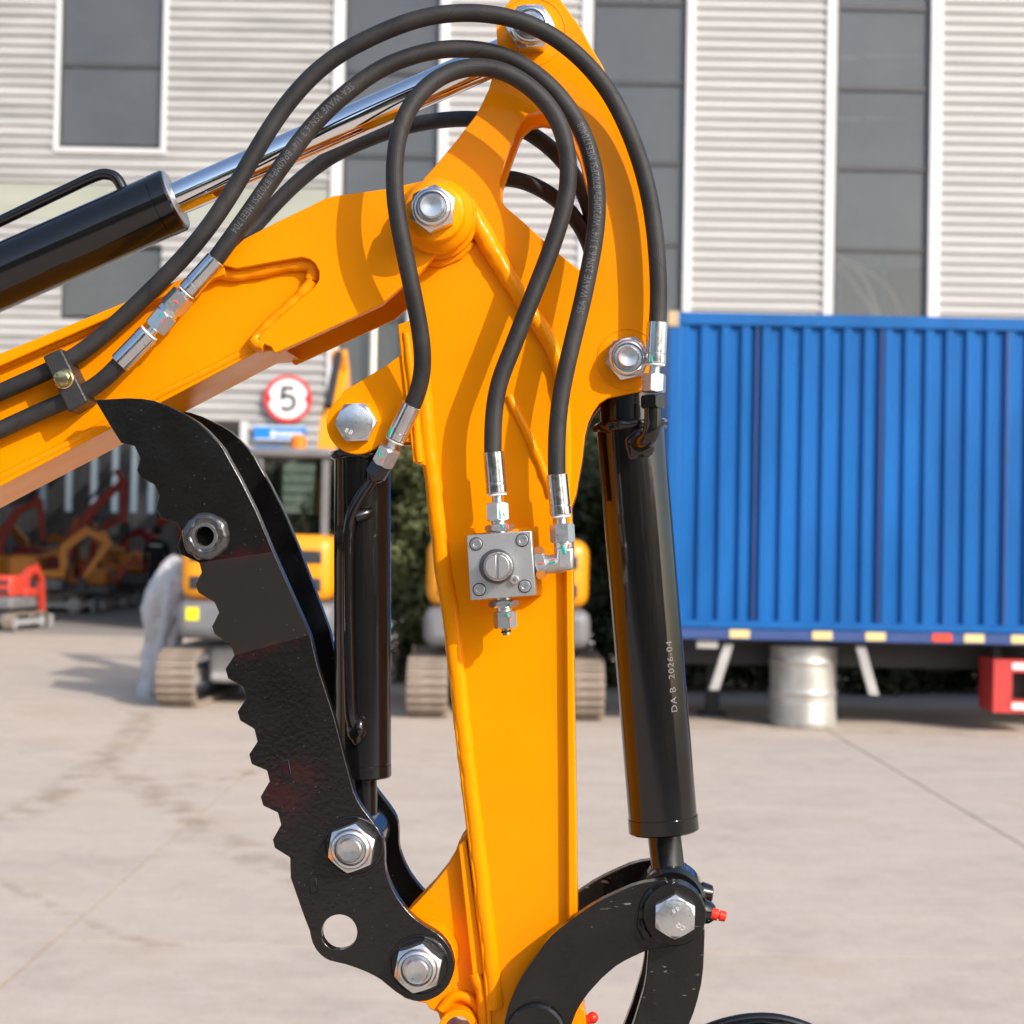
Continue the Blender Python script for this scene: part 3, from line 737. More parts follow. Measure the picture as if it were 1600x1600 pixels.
def excavator(name, label, loc, rz, col, s=1.0, shoes=True, cab='closed', boom=None, stick=None, bucket=True, group=None, body_w=1.5, canopy_col=None, cabx=-.36, tail=True, boomx=.34, arm_col=None, cabw=.82):
    e = tag(empty(name, loc, rz), label, 'excavator', group); e.scale = (s, s, s)
    arm_col = arm_col or col
    for sx in (-1, 1): track(e, sx * .69, .36, 2.15, .53, shoes)
    box('chassis', -.50, .50, -.55, .55, .20, .54, BGL, e, bevel=.04)
    lathe('slew_ring', (0, 0, .54), (0, 0, 1), [(0, .42), (.08, .42)], BGK, e, 32)
    bl = box('dozer_blade', -.85, .85, 1.30, 1.36, .05, .42, BGL, e, bevel=.02)
    for sx in (-.35, .35): box('blade_arm', sx - .05, sx + .05, .5, 1.30, .2, .32, BGL, bl)
    hw = body_w / 2
    box('counterweight', -hw, hw, -.98, .55, .63, .98, BGG, e, bevel=.10, seg=3)
    hd_ = box('engine_cover', -hw + .02, hw - .02, -.94, -.12, .985, 1.60, col, e, bevel=.13, seg=4)
    if tail:
        for sx in (-1, 1):
            for (z0, z1) in ((1.08, 1.21), (1.33, 1.46)):
                box('vent_slot', min(sx * .30, sx * (hw - .12)), max(sx * .30, sx * (hw - .12)), -.948, -.90, z0, z1, BGK, hd_, bevel=.02)
    box('side_cover', .16, hw - .01, -.13, .60, .985, 1.22, col, e, bevel=.06, seg=3)
    if cab:
        x0, x1, y0, y1, z0, z1 = cabx - cabw / 2, cabx + cabw / 2, -.30, .72, .99, 2.33
        bm = bmesh.new(); t_ = .07
        for (xa, ya) in ((x0, y0), (x1 - t_, y0), (x0, y1 - t_), (x1 - t_, y1 - t_)): add_box(bm, xa, xa + t_, ya, ya + t_, z0, z1)
        for (xa, xb, ya, yb) in ((x0, x1, y0, y0 + t_), (x0, x1, y1 - t_, y1), (x0, x0 + t_, y0, y1), (x1 - t_, x1, y0, y1)):
            add_box(bm, xa + .002, xb - .002, ya + .002, yb - .002, z0 + .001, z0 + .18 if cab == 'closed' else z0 + .06)
        c_ = bm_obj('cab_frame', bm, BGG, e, bevel=.012)
        box('cab_roof', x0 - .04, x1 + .04, y0 - .05, y1 + .08, z1, z1 + .09, canopy_col or BGG, e, bevel=.035, seg=3)
        if cab == 'closed':
            for (xa, xb, ya, yb) in ((x0 + t_, x1 - t_, y0 + .02, y0 + .03), (x0 + t_, x1 - t_, y1 - .03, y1 - .02), (x0 + .02, x0 + .03, y0 + t_, y1 - t_), (x1 - .03, x1 - .02, y0 + t_, y1 - t_)):
                box('cab_window', xa, xb, ya, yb, z0 + .18, z1 - .01, CABG, c_)
        bm = bmesh.new(); add_box(bm, cabx - .2, cabx + .25, .02, .42, 1.0, 1.32); add_box(bm, cabx - .2, cabx + .25, -.04, .06, 1.321, 1.8); bm_obj('seat', bm, BGK, e, bevel=.04)
    boom = boom or [(.55, .95), (1.0, 1.9), (1.7, 2.45), (2.4, 2.55)]
    bar('boom', boom, [.2, .26, .26, .16][:len(boom)], boomx - .09, boomx + .09, arm_col, e)
    by, bz_ = boom[0]; mid = boom[1]
    bar('boom_cylinder', [(by + .05, bz_ - .12), ((by + mid[0]) / 2 + .18, (bz_ + mid[1]) / 2 - .05), (mid[0] + .12, mid[1] - .12)], [.09, .09, .05], boomx - .045, boomx + .045, BGK, e)
    tip = boom[-1]
    stick = stick or [(tip[0] - .12, tip[1] + .15), tip, (tip[0] + .15, tip[1] - 1.25)]
    bar('stick', stick, [.12, .22, .12], boomx - .08, boomx + .08, arm_col, e)
    m1 = boom[len(boom) // 2]
    bar('stick_cylinder', [(m1[0] - .2, m1[1] + .17), (stick[0][0], stick[0][1])], [.08, .05], boomx - .04, boomx + .04, BGK, e)
    if bucket:
        y, z = stick[-1]
        o = [(y - .08, z + .1), (y + .1, z + .12), (y + .14, z - .2), (y - .08, z - .42), (y - .38, z - .40), (y - .46, z - .22), (y - .3, z - .25), (y - .12, z - .2)]
        bm = bmesh.new(); add_prism(bm, [Vector((boomx - .25, a, b)) for a, b in o], [Vector((boomx + .25, a, b)) for a, b in o]); bm_obj('bucket', bm, BGK, e, bevel=.01)
    return e
pc = atG(789, 1127)
excavator('parked_excavator', 'yellow tracked excavator seen from behind, dusty tracks, in front of the green shrubs', (pc.x, pc.y + 1.08, 0), 0, BGY, s=1.0, body_w=1.48, cabx=-.30, boom=[(.55, .95), (.9, 1.6), (1.5, 1.9), (2.2, 1.7)], cab='open', canopy_col=BGY, boomx=.2)
pl = atG(279, 1109)
lx = pl.x + .69
e2 = excavator('parked_excavator', 'yellow tracked excavator with grey cab and orange beacon beside the plastic wrapped bundle', (lx, pl.y + 1.08, 0), R(-3), BGY, s=1.0, body_w=1.46, cabx=.20, cabw=.70,
          boom=[(.5, .95), (.75, 2.0), (1.1, 2.75), (1.7, 3.35)], stick=[(1.55, 3.55), (1.7, 3.35), (2.3, 2.4)], boomx=.33)
lathe('beacon', (.24, -.22, 2.42), (0, 0, 1), [(0, .075), (.10, .075), (.13, .05)], BCN, e2, 20)
box('warning_sticker', -.62, -.50, -.986, -.981, .80, .92, mat('sticker_yellow', (.8, .7, .02), rough=.4), e2)
lathe('work_lamp', (-.02, -.40, 1.9), (0, -1, 0), [(0, .03), (.03, .045)], SWH, e2, 16)
# plastic sheet bundle beside it
PLS = mat('plastic_sheet', (0.60, 0.60, 0.62), rough=.3, spec=.5, var=.15, var_scale=8)
PLS.node_tree.nodes['Principled BSDF'].inputs['Subsurface Weight'].default_value = .0
PLS.node_tree.nodes['Principled BSDF'].inputs['Transmission Weight'].default_value = .25
pb = atG(262, 1085)
bm = bmesh.new(); rings = []; nn = 48; zz0 = [0.0, .08, .2, .34, .48, .6, .72, .86, 1.0, 1.12, 1.22, 1.30, 1.36, 1.38]; nn = 110; zz = [1.38 * i / 90 for i in range(91)]
rr = [.20, .19, .18, .185, .18, .19, .215, .225, .22, .19, .14, .10, .05, .01]
def rr_at(z):
    for a, b, c, d in zip(zz0, zz0[1:], rr, rr[1:]):
        if a <= z <= b: return c + (d - c) * (z - a) / (b - a)
    return rr[-1]
for i, z in enumerate(zz):
    ring = []
    for k in range(nn):
        a = 2 * math.pi * k / nn
        q_ = Vector((math.cos(a), math.sin(a), z * 1.3)); r_ = rr_at(z) * (1 + .22 * noise.noise(q_ * 2.1) + .20 * abs(noise.noise(q_ * 4.5 + Vector((3, 1, 0)))) + .12 * (1 - abs(noise.noise(q_ * 9))) - .1)
        ring.append(bm.verts.new((math.cos(a) * r_ + .09 * (z - .7) , math.sin(a) * r_, z)))
    rings.append(ring)
for i in range(len(rings) - 1):
    for k in range(nn): bm.faces.new((rings[i][k], rings[i][(k + 1) % nn], rings[i + 1][(k + 1) % nn], rings[i + 1][k]))
bm.faces.new(list(reversed(rings[0]))); bm.faces.new(rings[-1])
bd = bm_obj('wrapped_bundle', bm, PLS, None, smooth=40); bd.location = (pb.x + .02, pb.y - .25, .0)
tag(bd, 'tall bundle wrapped in crumpled white plastic sheet standing by dusty track', 'bundle')

# machines inside the workshop
wg = 'machines parked inside the dark workshop'
def wpos(px, py): p = atG(px, py); return (p.x, p.y, 0)
excavator('small_excavator', 'bright red small excavator in sunlight at the workshop entrance', wpos(6, 984), R(-12), BRD, s=.56, shoes=False, cab=None, group=wg, boom=[(.5, .95), (.6, 1.6), (1.1, 1.8), (1.5, 1.4)])
excavator('small_excavator', 'small excavator with tall red boom raised among orange machines in workshop', wpos(80, 944), R(-88), BDR, s=.80, shoes=False, cab=None, group=wg, boom=[(.5, .95), (.6, 1.9), (1.2, 2.7), (2.0, 3.5)], stick=[(1.8, 3.8), (2.0, 3.5), (2.05, 2.2)], arm_col=BRD)
excavator('small_excavator', 'orange small excavator with folded boom in the dark workshop', wpos(70, 958), R(-80), BOR, s=.72, shoes=False, cab=None, group=wg, boom=[(.5, .95), (.5, 1.8), (1.1, 2.3), (1.7, 2.0)], stick=[(1.5, 2.3), (1.7, 2.0), (1.0, .9)])
excavator('small_excavator', 'orange small excavator with upright boom next to standing person', wpos(185, 946), R(88), BOR, s=.75, shoes=False, cab=None, group=wg, boom=[(.5, .95), (.6, 1.8), (1.0, 2.4), (1.5, 2.3)], stick=[(1.4, 2.6), (1.5, 2.3), (1.3, 1.0)])
excavator('small_excavator', 'dark red small excavator with lifted boom behind standing person', wpos(262, 935), R(80), BDR, s=.70, shoes=False, cab=None, group=wg, boom=[(.5, .95), (.6, 1.9), (1.2, 2.4), (1.9, 2.2)])
excavator('small_excavator', 'red small excavator with a flat engine cover deep in the workshop', wpos(35, 942), R(100), BRD, s=.75, shoes=False, cab=None, group=wg)
xm = [(55, 938, 75, BOR, .8, 0), (120, 936, -70, BRD, .7, 1), (150, 934, 100, BOR, .8, 2), (215, 932, -95, BRD, .75, 1), (5, 952, 60, BOR, .7, 2), (130, 955, 95, BOR, .55, 0), (160, 950, -80, BRD, .55, 2), (-25, 940, -80, BRD, .8, 1)]
bmv = [[(.5, .95), (.6, 1.7), (1.1, 2.2), (1.6, 2.0)], [(.5, .95), (.45, 1.8), (.9, 2.6), (1.5, 2.9)], [(.5, .95), (.8, 1.6), (1.3, 1.9), (1.9, 1.5)]]
for (px, py, ro, cl_, sc, bi) in xm:
    excavator('small_excavator', ('orange' if cl_ is BOR else 'red') + ' small excavator with ' + ('arched boom', 'steep raised boom', 'low bent boom')[bi] + ' half hidden in the dark workshop row', wpos(px, py), R(ro), cl_, s=sc, shoes=False, cab=None, group=wg, boom=bmv[bi], tail=False)
for (px, py, m, lb, w_, h_) in ((215, 930, CST, 'brown cardboard carton on a blue crate in the workshop', .45, .22),):
    p = wpos(px, py); cr = tag(empty('stacked_carton', p), lb, 'carton')
    box('carton', -w_ / 2, w_ / 2, -.2, .2, .13, .13 + h_, m, cr, bevel=.01); box('crate', -w_ / 2, w_ / 2, -.2, .2, 0, .128, BLF, cr, bevel=.01)

# person standing in the workshop (seen from behind)
NAVY = mat('navy_cloth', (0.012, 0.013, 0.022), rough=.85); SKIN = mat('skin', (0.42, 0.25, 0.18), rough=.6); HAIR = mat('dark_hair', (0.012, 0.010, 0.009), rough=.6)
pp = wpos(243, 955)
pr = tag(empty('person', pp), 'person in navy jacket and trousers standing in workshop with back turned', 'person')
V = [((0, 0, .95), .15), ((0, 0, 1.15), .14), ((0, 0, 1.36), .17), ((0, 0, 1.47), .09), ((0, .01, 1.54), .055), ((0, .01, 1.60), .075), ((0, .01, 1.68), .088), ((0, .01, 1.75), .055),
     ((.09, 0, .9), .095), ((.10, .01, .5), .062), ((.10, -.01, .10), .045), ((.10, .10, .035), .04), ((-.09, 0, .9), .095), ((-.10, .02, .5), .062), ((-.11, .0, .10), .045), ((-.12, .10, .035), .04),
     ((.20, 0, 1.40), .062), ((.25, -.01, 1.13), .047), ((.24, .06, .88), .034), ((.235, .08, .80), .03), ((-.20, 0, 1.40), .062), ((-.25, -.01, 1.13), .047), ((-.24, .06, .88), .034), ((-.235, .08, .80), .03)]
E = [(0, 1), (1, 2), (2, 3), (3, 4), (4, 5), (5, 6), (6, 7), (0, 8), (8, 9), (9, 10), (10, 11), (0, 12), (12, 13), (13, 14), (14, 15), (2, 16), (16, 17), (17, 18), (18, 19), (2, 20), (20, 21), (21, 22), (22, 23)]
me = bpy.data.meshes.new('body'); me.from_pydata([v for v, r in V], E, [])
bo = bpy.data.objects.new('body', me); COL.objects.link(bo); bo.parent = pr
sk = bo.modifiers.new('skin', 'SKIN'); sk.use_smooth_shade = True
for i, (v, r_) in enumerate(V): me.skin_vertices[0].data[i].radius = (r_, r_ * (.75 if i < 3 else 1))
me.skin_vertices[0].data[0].use_root = True
ss = bo.modifiers.new('sub', 'SUBSURF'); ss.levels = 2; ss.render_levels = 2
me.materials.append(NAVY)
# skin on head and hands, via height in the material of the body
nt = NAVY.node_tree; tc = nt.nodes.new('ShaderNodeTexCoord'); sx = nt.nodes.new('ShaderNodeSeparateXYZ'); nt.links.new(tc.outputs['Object'], sx.inputs[0])
gt = nt.nodes.new('ShaderNodeMath'); gt.operation = 'GREATER_THAN'; gt.inputs[1].default_value = 1.52; nt.links.new(sx.outputs[2], gt.inputs[0])
mx = nt.nodes.new('ShaderNodeMix'); mx.data_type = 'RGBA'; nt.links.new(gt.outputs[0], mx.inputs['Factor']); mx.inputs['A'].default_value = (0.012, .013, .022, 1); mx.inputs['B'].default_value = (.42, .25, .18, 1)
nt.links.new(mx.outputs['Result'], nt.nodes['Principled BSDF'].inputs['Base Color'])
bm = bmesh.new(); bmesh.ops.create_uvsphere(bm, u_segments=20, v_segments=12, radius=.105, matrix=Matrix.Translation((0, -.015, 1.70)) @ Matrix.Diagonal((.92, 1, 1.05, 1)))
bm_obj('hair', bm, HAIR, pr, smooth=60)
box('back_print', -.13, .13, -.158, -.152, 1.36, 1.40, SWH, pr)
for s in (-1, 1):
    for k in range(5):
        tube('finger', [Vector((s * .235, .06 + k * .012, .80)), Vector((s * .235, .07 + k * .013, .76)), Vector((s * .225, .075 + k * .012, .73 + .008 * abs(k - 2)))], .008, SKIN, bo, n=6)

# =================================================================== SHRUBS
def leaf_mat(name, a, b):
    m = bpy.data.materials.new(name); m.use_nodes = True; nt = m.node_tree; p = nt.nodes['Principled BSDF']
    oi = nt.nodes.new('ShaderNodeTexNoise'); oi.inputs['Scale'].default_value = 2.5; tc = nt.nodes.new('ShaderNodeTexCoord'); nt.links.new(tc.outputs['Object'], oi.inputs['Vector'])
    rp = nt.nodes.new('ShaderNodeValToRGB'); rp.color_ramp.elements[0].position = .35; rp.color_ramp.elements[1].position = .65
    rp.color_ramp.elements[0].color = (*a, 1); rp.color_ramp.elements[1].color = (*b, 1)
    nt.links.new(oi.outputs['Fac'], rp.inputs[0]); nt.links.new(rp.outputs[0], p.inputs['Base Color']); p.inputs['Roughness'].default_value = .55
    p.inputs['Specular IOR Level'].default_value = .3
    tl = nt.nodes.new('ShaderNodeBsdfTranslucent'); nt.links.new(rp.outputs[0], tl.inputs[0]); ms = nt.nodes.new('ShaderNodeMixShader'); ms.inputs[0].default_value = .35
    nt.links.new(p.outputs[0], ms.inputs[1]); nt.links.new(tl.outputs[0], ms.inputs[2]); nt.links.new(ms.outputs[0], nt.nodes['Material Output'].inputs[0])
    return m
LF1 = leaf_mat('leaves_mid', (0.11, 0.13, 0.05), (0.20, 0.215, 0.085)); LF2 = leaf_mat('leaves_dark', (0.07, 0.085, 0.04), (0.12, 0.14, 0.06))
BARK = mat('bark', (0.10, 0.075, 0.055), rough=.9, var=.4, var_scale=20)
def shrub(label, x, y, w, h, m, n, seed, z0=.25):
    rnd = random.Random(seed); t = tag(empty('shrub', (x, y, 0)), label, 'shrub', 'shrubs growing behind the parked machines')
    clumps = []
    for i in range(60):
        a = rnd.random() * 6.283; q = rnd.random() ** .5
        z = z0 + rnd.random() ** .8 * (h - z0)
        wz = math.sin(max(.15, min(1, (z - z0) / (h - z0) * 1.05)) * math.pi) ** .45
        clumps.append((Vector((math.cos(a) * q * w * .5 * wz, math.sin(a) * q * w * .5 * wz, z)), .20 + .24 * rnd.random()))
    bm = bmesh.new()
    for i in range(n):
        c, r_ = clumps[rnd.randrange(len(clumps))]
        d = Vector((rnd.gauss(0, 1), rnd.gauss(0, 1), rnd.gauss(0, 1))).normalized() * r_ * (rnd.random() ** .4) * 1.25
        p = c + d
        if p.z < .03: continue
        s = .035 + rnd.random() * .04
        nrm = (d.normalized() + Vector((rnd.uniform(-.8, .8), rnd.uniform(-.8, .8), rnd.uniform(-.2, 1)))).normalized()
        a_ = nrm.orthogonal().normalized(); b_ = nrm.cross(a_); th = rnd.random() * 6.28
        u_ = a_ * math.cos(th) + b_ * math.sin(th); v_ = nrm.cross(u_)
        q = [bm.verts.new(p + u_ * s), bm.verts.new(p + v_ * s * .45 + nrm * s * .15), bm.verts.new(p - u_ * s), bm.verts.new(p - v_ * s * .45 + nrm * s * .15)]
        bm.faces.new(q)
    bm_obj('crown', bm, m, t, recalc=False)
    for i in range(7):
        c, r_ = clumps[i]
        tube('trunk', relax(catmull([Vector((rnd.uniform(-.12, .12), rnd.uniform(-.12, .12), -.02)), Vector((c.x * .3, c.y * .3, c.z * .5)), c], 4), 1), [.035, .033, .03, .028, .025, .02, .018, .015, .012][:9], BARK, t, n=7)
YH = 18.6
def hx(px): return atY(px, 900, YH).x
shrub('loose pale green shrub growing left of the dark orange arm, beside excavator', hx(640), YH, 1.9, 2.85, LF1, 26000, 1, .05)
shrub('green shrub rising behind the tracked excavator with no cab door', hx(800), YH + .3, 1.9, 2.6, LF1, 16000, 2, .05)
shrub('dark green shrub showing between orange arm and black cylinder', hx(945), YH + .1, 1.9, 3.1, LF2, 24000, 3, .05)
for k, (px, lb) in enumerate(((1080, 'dark low shrub in the shade between the black cylinder and the steel drum'), (1220, 'dark low shrub directly behind the steel drum under the container'),
                              (1360, 'dark low shrub behind the right-leaning strut of the trailer'), (1500, 'dark low shrub in the shade beside the red tool rack'), (1640, 'dark low shrub hidden behind the red tool rack'))):
    shrub(lb, hx(px), YH + .2 * (k % 2), 1.5, 1.5, LF2, 9000, 10 + k, .05)


# =================================================================== FOREGROUND MINI EXCAVATOR
YAW = R(3.0)
M0 = Vector((0, 1.30, 0))
_n = Vector((math.sin(YAW), math.cos(YAW), 0)); _ux = Vector((math.cos(YAW), -math.sin(YAW), 0))
def P(px, py, w):
    """photo pixel on the plane w millimetres behind the arm's face -> machine coordinates"""
    w = w / 1000; d = ray(px, py); t = (w + _n.dot(M0 - CAM)) / _n.dot(d); X = CAM + d * t - M0
    return Vector((X.dot(_ux), w, X.z))
def PL(pts, w): return [P(x, y, w) for x, y in pts]
def shift(pts, w): return [Vector((p.x, w / 1000, p.z)) for p in pts]
def arc(cx, cy, r, a0, a1, n=10):
    return [(cx + r * math.cos(R(a0 + (a1 - a0) * i / n)), cy + r * math.sin(R(a0 + (a1 - a0) * i / n))) for i in range(n + 1)]
EX = tag(empty('mini_excavator', M0, -YAW), 'orange mini excavator arm with black serrated thumb, black cylinders and looping hydraulic hoses', 'excavator')

def plate(name, pts, w0, w1, m, parent, holes=(), bevel=.0008, ref=None, dx=0.0):
    """flat plate traced at depth ref (mm), thick from w0 to w1"""
    ref = w0 if ref is None else ref
    a = PL(pts, ref)
    if dx: a = [p + Vector((dx, 0, 0)) for p in a]
    hs = [(shift(PL(h, ref), w0), shift(PL(h, ref), w1)) for h in holes]
    bm = bmesh.new(); add_prism(bm, shift(a, w0), shift(a, w1), hs)
    o = bm_obj(name, bm, m, parent, smooth=28, bevel=bevel)
    return o
def axis_at(px, py, w): p = P(px, py, w); return p.x, p.z
def ycyl(name, xz, w0, w1, r, m, parent, ch=.8, n=40):
    """cylinder along the pin axis, mm"""
    r /= 1000; ch /= 1000; L = (w1 - w0) / 1000
    return lathe(name, (xz[0], w0 / 1000, xz[1]), (0, 1, 0), [(0, r - ch), (ch, r), (L - ch, r), (L, r - ch)], m, parent, n)
def ytube(name, xz, w0, w1, r, ri, m, parent, n=40):
    r /= 1000; ri /= 1000; L = (w1 - w0) / 1000
    bm = bmesh.new(); add_lathe(bm, (xz[0], w0 / 1000, xz[1]), (0, 1, 0), [(L, ri), (0, ri), (0, r - .0006), (.0006, r), (L - .0006, r), (L, r - .0006), (L, ri)], n, closed=False)
    return bm_obj(name, bm, m, parent, smooth=35)
def lock_nut(xz, w, rot=0.0, ap=15.5, h=15, stud=9.6, parent=None):
    o = Vector((xz[0], w / 1000, xz[1])); d = Vector((0, -1, 0)); parent = parent or EX
    nt_ = hexpart('lock_nut', o, d, h / 1000, ap / 1000, ZNC, parent, rot)
    k = 1 / 1000
    lathe('nut_collar', o + d * (h * k), d, [(0, ap * .93 * k), (2.2 * k, ap * .90 * k), (3.6 * k, ap * .82 * k), (4.0 * k, ap * .74 * k), (3.0 * k, ap * .70 * k)], ZNC, nt_, 40, closed=False)
    lathe('stud_end', o + d * (h * k), d, [(0, ap * .74 * k), (1.0 * k, ap * .71 * k), (1.1 * k, stud * k), (6.5 * k, stud * k), (8.2 * k, stud * .86 * k), (8.0 * k, stud * .55 * k), (7.4 * k, stud * .2 * k)], ZNC, nt_, 40)
    return nt_
def bolt_head(xz, w, rot, ap, h, marks, parent=EX, m=ZNC, rotm=0.0):
    o = Vector((xz[0], w / 1000, xz[1])); d = Vector((0, -1, 0))
    b = hexpart('bolt_head', o, d, h / 1000, ap / 1000, m, parent, rot)
    for s, x, z, a, size in marks:
        me = text_mesh(s, size / 1000, .00025)
        me.transform(Matrix.Translation(o + d * (h / 1000 + .0001) + Vector((x / 1000, 0, z / 1000))) @ Matrix.Rotation(R(a), 4, 'Y') @ Matrix.Rotation(R(90), 4, 'X'))
        link('head_mark', me, ENG, b)
    return b
def bead(name, pts, w, r, parent, m=YEL, jit=.22, n=14, sub=10):
    path = relax(catmull([P(x, y, w) for x, y in pts], sub), 2)
    path = [p for p in path]
    rs = r if isinstance(r, (int, float)) else None
    rr = [rs / 1000] * len(path) if rs else [(r[0] + (r[1] - r[0]) * i / (len(path) - 1)) / 1000 for i in range(len(path))]
    return tube(name, path, rr, m, parent, n=n, jitter=jit, jscale=110, smooth=70)

# pin axes
AX_PIV = axis_at(678, 330, -34)
AX_TOP = axis_at(830, 50, 8)
AX_BKT = axis_at(981, 562, 8)
AX_THB = axis_at(552, 1322, -20)      # thumb cylinder rod pin
AX_THP = axis_at(655, 1508, -20)      # thumb pivot
AX_EAR = axis_at(558, 661, 5)
AX_LNK = axis_at(1054, 1429, -30)

# ---------------------------------------------------------------- dipper arm
arm_out = [(797, 0), (812, -14), (835, -20), (858, -15), (876, 0), (906, 41), (927, 79), (940, 100), (964, 150), (992, 215), (1011, 282), (1023, 345), (1030, 412), (1034, 480), (1035, 545), (1030, 578), (1020, 598), (1005, 611),
           (980, 616), (950, 622), (937, 630), (927, 643), (919, 660), (914, 680), (910, 715), (900, 772), (892, 795), (891, 850), (892, 1000), (894, 1150), (896, 1250), (898, 1440), (886, 1500), (876, 1600), (866, 1740),
           (850, 1785), (820, 1800), (785, 1785), (773, 1740), (769, 1640), (764, 1575), (754, 1475), (739, 1350), (721, 1200), (715, 1150), (699, 975), (685, 882), (670, 750), (659, 662), (650, 550), (645, 500), (641, 450), (638, 400), (636, 345), (644, 308),
           (663, 278), (687, 251), (715, 217), (742, 182), (752, 164), (764, 139), (769, 120), (777, 62), (776, 50), (777, 39), (790, 9)]
cut = [(808, 199), (815, 187), (827, 177), (844, 173), (862, 176), (880, 186), (893, 203), (905, 232), (917, 280), (928, 330), (937, 380), (935, 400), (928, 415), (918, 422), (904, 421), (880, 402), (852, 378), (818, 347), (790, 323), (783, 313), (780, 300), (780, 278), (790, 248)]
arm = plate('dipper_arm', arm_out, 8, 18, YEL, EX, [cut])
plate('rear_side_plate', arm_out, 52, 62, YEL, arm, [cut], ref=8)
rfl = [(892, 786), (895, 850), (896, 1000), (898, 1150), (900, 1250), (902, 1440), (890, 1530), (874, 1525), (888, 1440), (887, 1250), (884, 900), (878, 786)]
plate('right_flange', rfl, 0, 70, YEL, arm, bevel=.0012)
lo = [(640, 470), (646, 550), (655, 662), (666, 750), (681, 882), (695, 975), (711, 1150), (717, 1200), (735, 1350), (750, 1475), (760, 1575), (764, 1660)]
li = [(x + 7, y) for x, y in reversed(lo)]
plate('left_flange', lo + li, 4, 70, YEL, arm, bevel=.0014)
bead('weld_bead', [(x + 11 + (3 if y > 1000 else 0), y) for x, y in lo[1:-1]], 9, 7.0, arm, jit=.13)
bead('flange_weld', [(726, 322), (745, 348), (770, 392), (800, 442), (835, 497), (864, 545), (878, 595), (884, 680), (885, 800)], 5, (9.3, 4.0), arm, jit=.16, n=18)
bead('weld_bead', [(795, 618), (825, 680), (853, 745), (862, 775)], 8, 3.6, arm, jit=.2)
bead('weld_bead', [(884, 800), (886, 1000), (889, 1250), (890, 1430)], 8, 2.4, arm, jit=.1)
for xz, rr in ((AX_PIV, 31), ):
    ycyl('pivot_boss', xz, -5, 72, rr, YEL, arm, 3)
bead('weld_bead', [(640, 395), (665, 408), (692, 409), (718, 398), (736, 378)], 7, 4.0, arm, jit=.25)
# thumb cylinder ear and its pad
ear = [(537, 611), (605, 570), (622, 557), (644, 545), (656, 640), (652, 690), (610, 690)] + arc(558, 662, 48, 45, 235, 16)
plate('thumb_cylinder_ear', ear, 5, 15, YEL, arm)
plate('thumb_cylinder_ear', ear, 55, 65, YEL, arm, ref=5)
plate('ear_pad', [(621, 507), (648, 498), (666, 728), (645, 722), (626, 556)], 3, 68, YEL, arm, bevel=.001)
bead('weld_bead', [(634, 520), (646, 620), (656, 722)], 4, 3.2, arm, jit=.2)
# lower thumb bracket
lug = [(722, 1308), (717, 1315), (710, 1335), (695, 1360), (675, 1385), (640, 1422), (618, 1450), (606, 1480), (604, 1510), (612, 1540), (632, 1560), (655, 1566), (666, 1568), (672, 1577), (684, 1582), (690, 1600), (720, 1640), (770, 1640), (768, 1575), (755, 1475), (740, 1350), (732, 1300)]
bh = [arc(718, 1604, 21, 0, 345, 23)]
plate('thumb_bracket', lug, 20, 30, YEL, arm, bh, ref=20)
plate('thumb_bracket', lug, 46, 56, YEL, arm, bh, ref=20)
plate('bracket_pad', [(716, 1322), (728, 1312), (747, 1450), (757, 1520), (752, 1524), (738, 1526)], 9, 60, YEL, arm, bevel=.001)
ycyl('pivot_boss', AX_THP, -9, 20, 27, YEL, arm, 2)
ytube('spare_bushing', axis_at(717, 1606, 10), 4, 68, 15.5, 10.5, YEL, arm)
bead('weld_bead', [(690, 1578), (702, 1562), (722, 1556), (742, 1566), (752, 1590)], 19, 4.5, arm, jit=.25)
bead('weld_bead', [(742, 1520), (752, 1550), (757, 1600)], 12, 5, arm, jit=.25)
ycyl('arm_end_boss', axis_at(820, 1748, 8), -4, 74, 27, YEL, arm, 2)

# ---------------------------------------------------------------- boom
tip = [(344, 414), (362, 391), (381, 373), (440, 343), (480, 324), (508, 310), (522, 306), (545, 303), (610, 294), (640, 287)] + arc(676, 330, 50, -110, 60, 12) + [(654, 429), (629, 447), (612, 462), (596, 476), (431, 552), (427, 550), (424, 543), (418, 540), (409, 537),
       (402, 528), (412, 517), (491, 448), (498, 437), (498, 424), (492, 412), (483, 405), (472, 402), (440, 407), (370, 420)]
boom_side = [(-640, 812), (-500, 757), (0, 556), (224, 466), (300, 434), (345, 418), (380, 404), (520, 396), (520, 440), (430, 548), (400, 547), (244, 629), (0, 756), (-480, 1010), (-640, 1110), (-760, 1000)]
boom = plate('boom', boom_side, 1, 9, YEL, EX, ref=-3)
plate('boom_far_side', boom_side, 76, 84, YEL, boom, ref=-3)
plate('boom_tip_plate', tip, -13, -3.4, YEL, boom, bevel=.001)
plate('boom_tip_plate', tip, 72, 75.6, YEL, boom, ref=-13)
plate('top_flange', [(-640, 800), (-500, 747), (0, 552), (224, 460), (350, 408), (352, 428), (207, 481), (0, 572), (-500, 769), (-640, 822)], -11, 92, YEL, boom, bevel=.0012)
plate('bottom_flange', [(-640, 1100), (-480, 1002), (0, 748), (244, 621), (402, 540), (436, 540), (444, 546), (400, 550), (244, 632), (0, 759), (-480, 1014), (-640, 1114)], -1, 82, YEL, boom, ref=-3)
bead('weld_bead', [(345, 426), (372, 429), (440, 417), (472, 412), (486, 416), (490, 426), (487, 438)], -1.5, 5.5, boom, jit=.2)
bead('weld_bead', [(490, 440), (470, 462), (440, 490), (412, 516), (400, 530)], -6, 5.0, boom, jit=.25)
bead('weld_bead', [(398, 528), (403, 536), (414, 541)], -7, 6.5, boom, jit=.3)
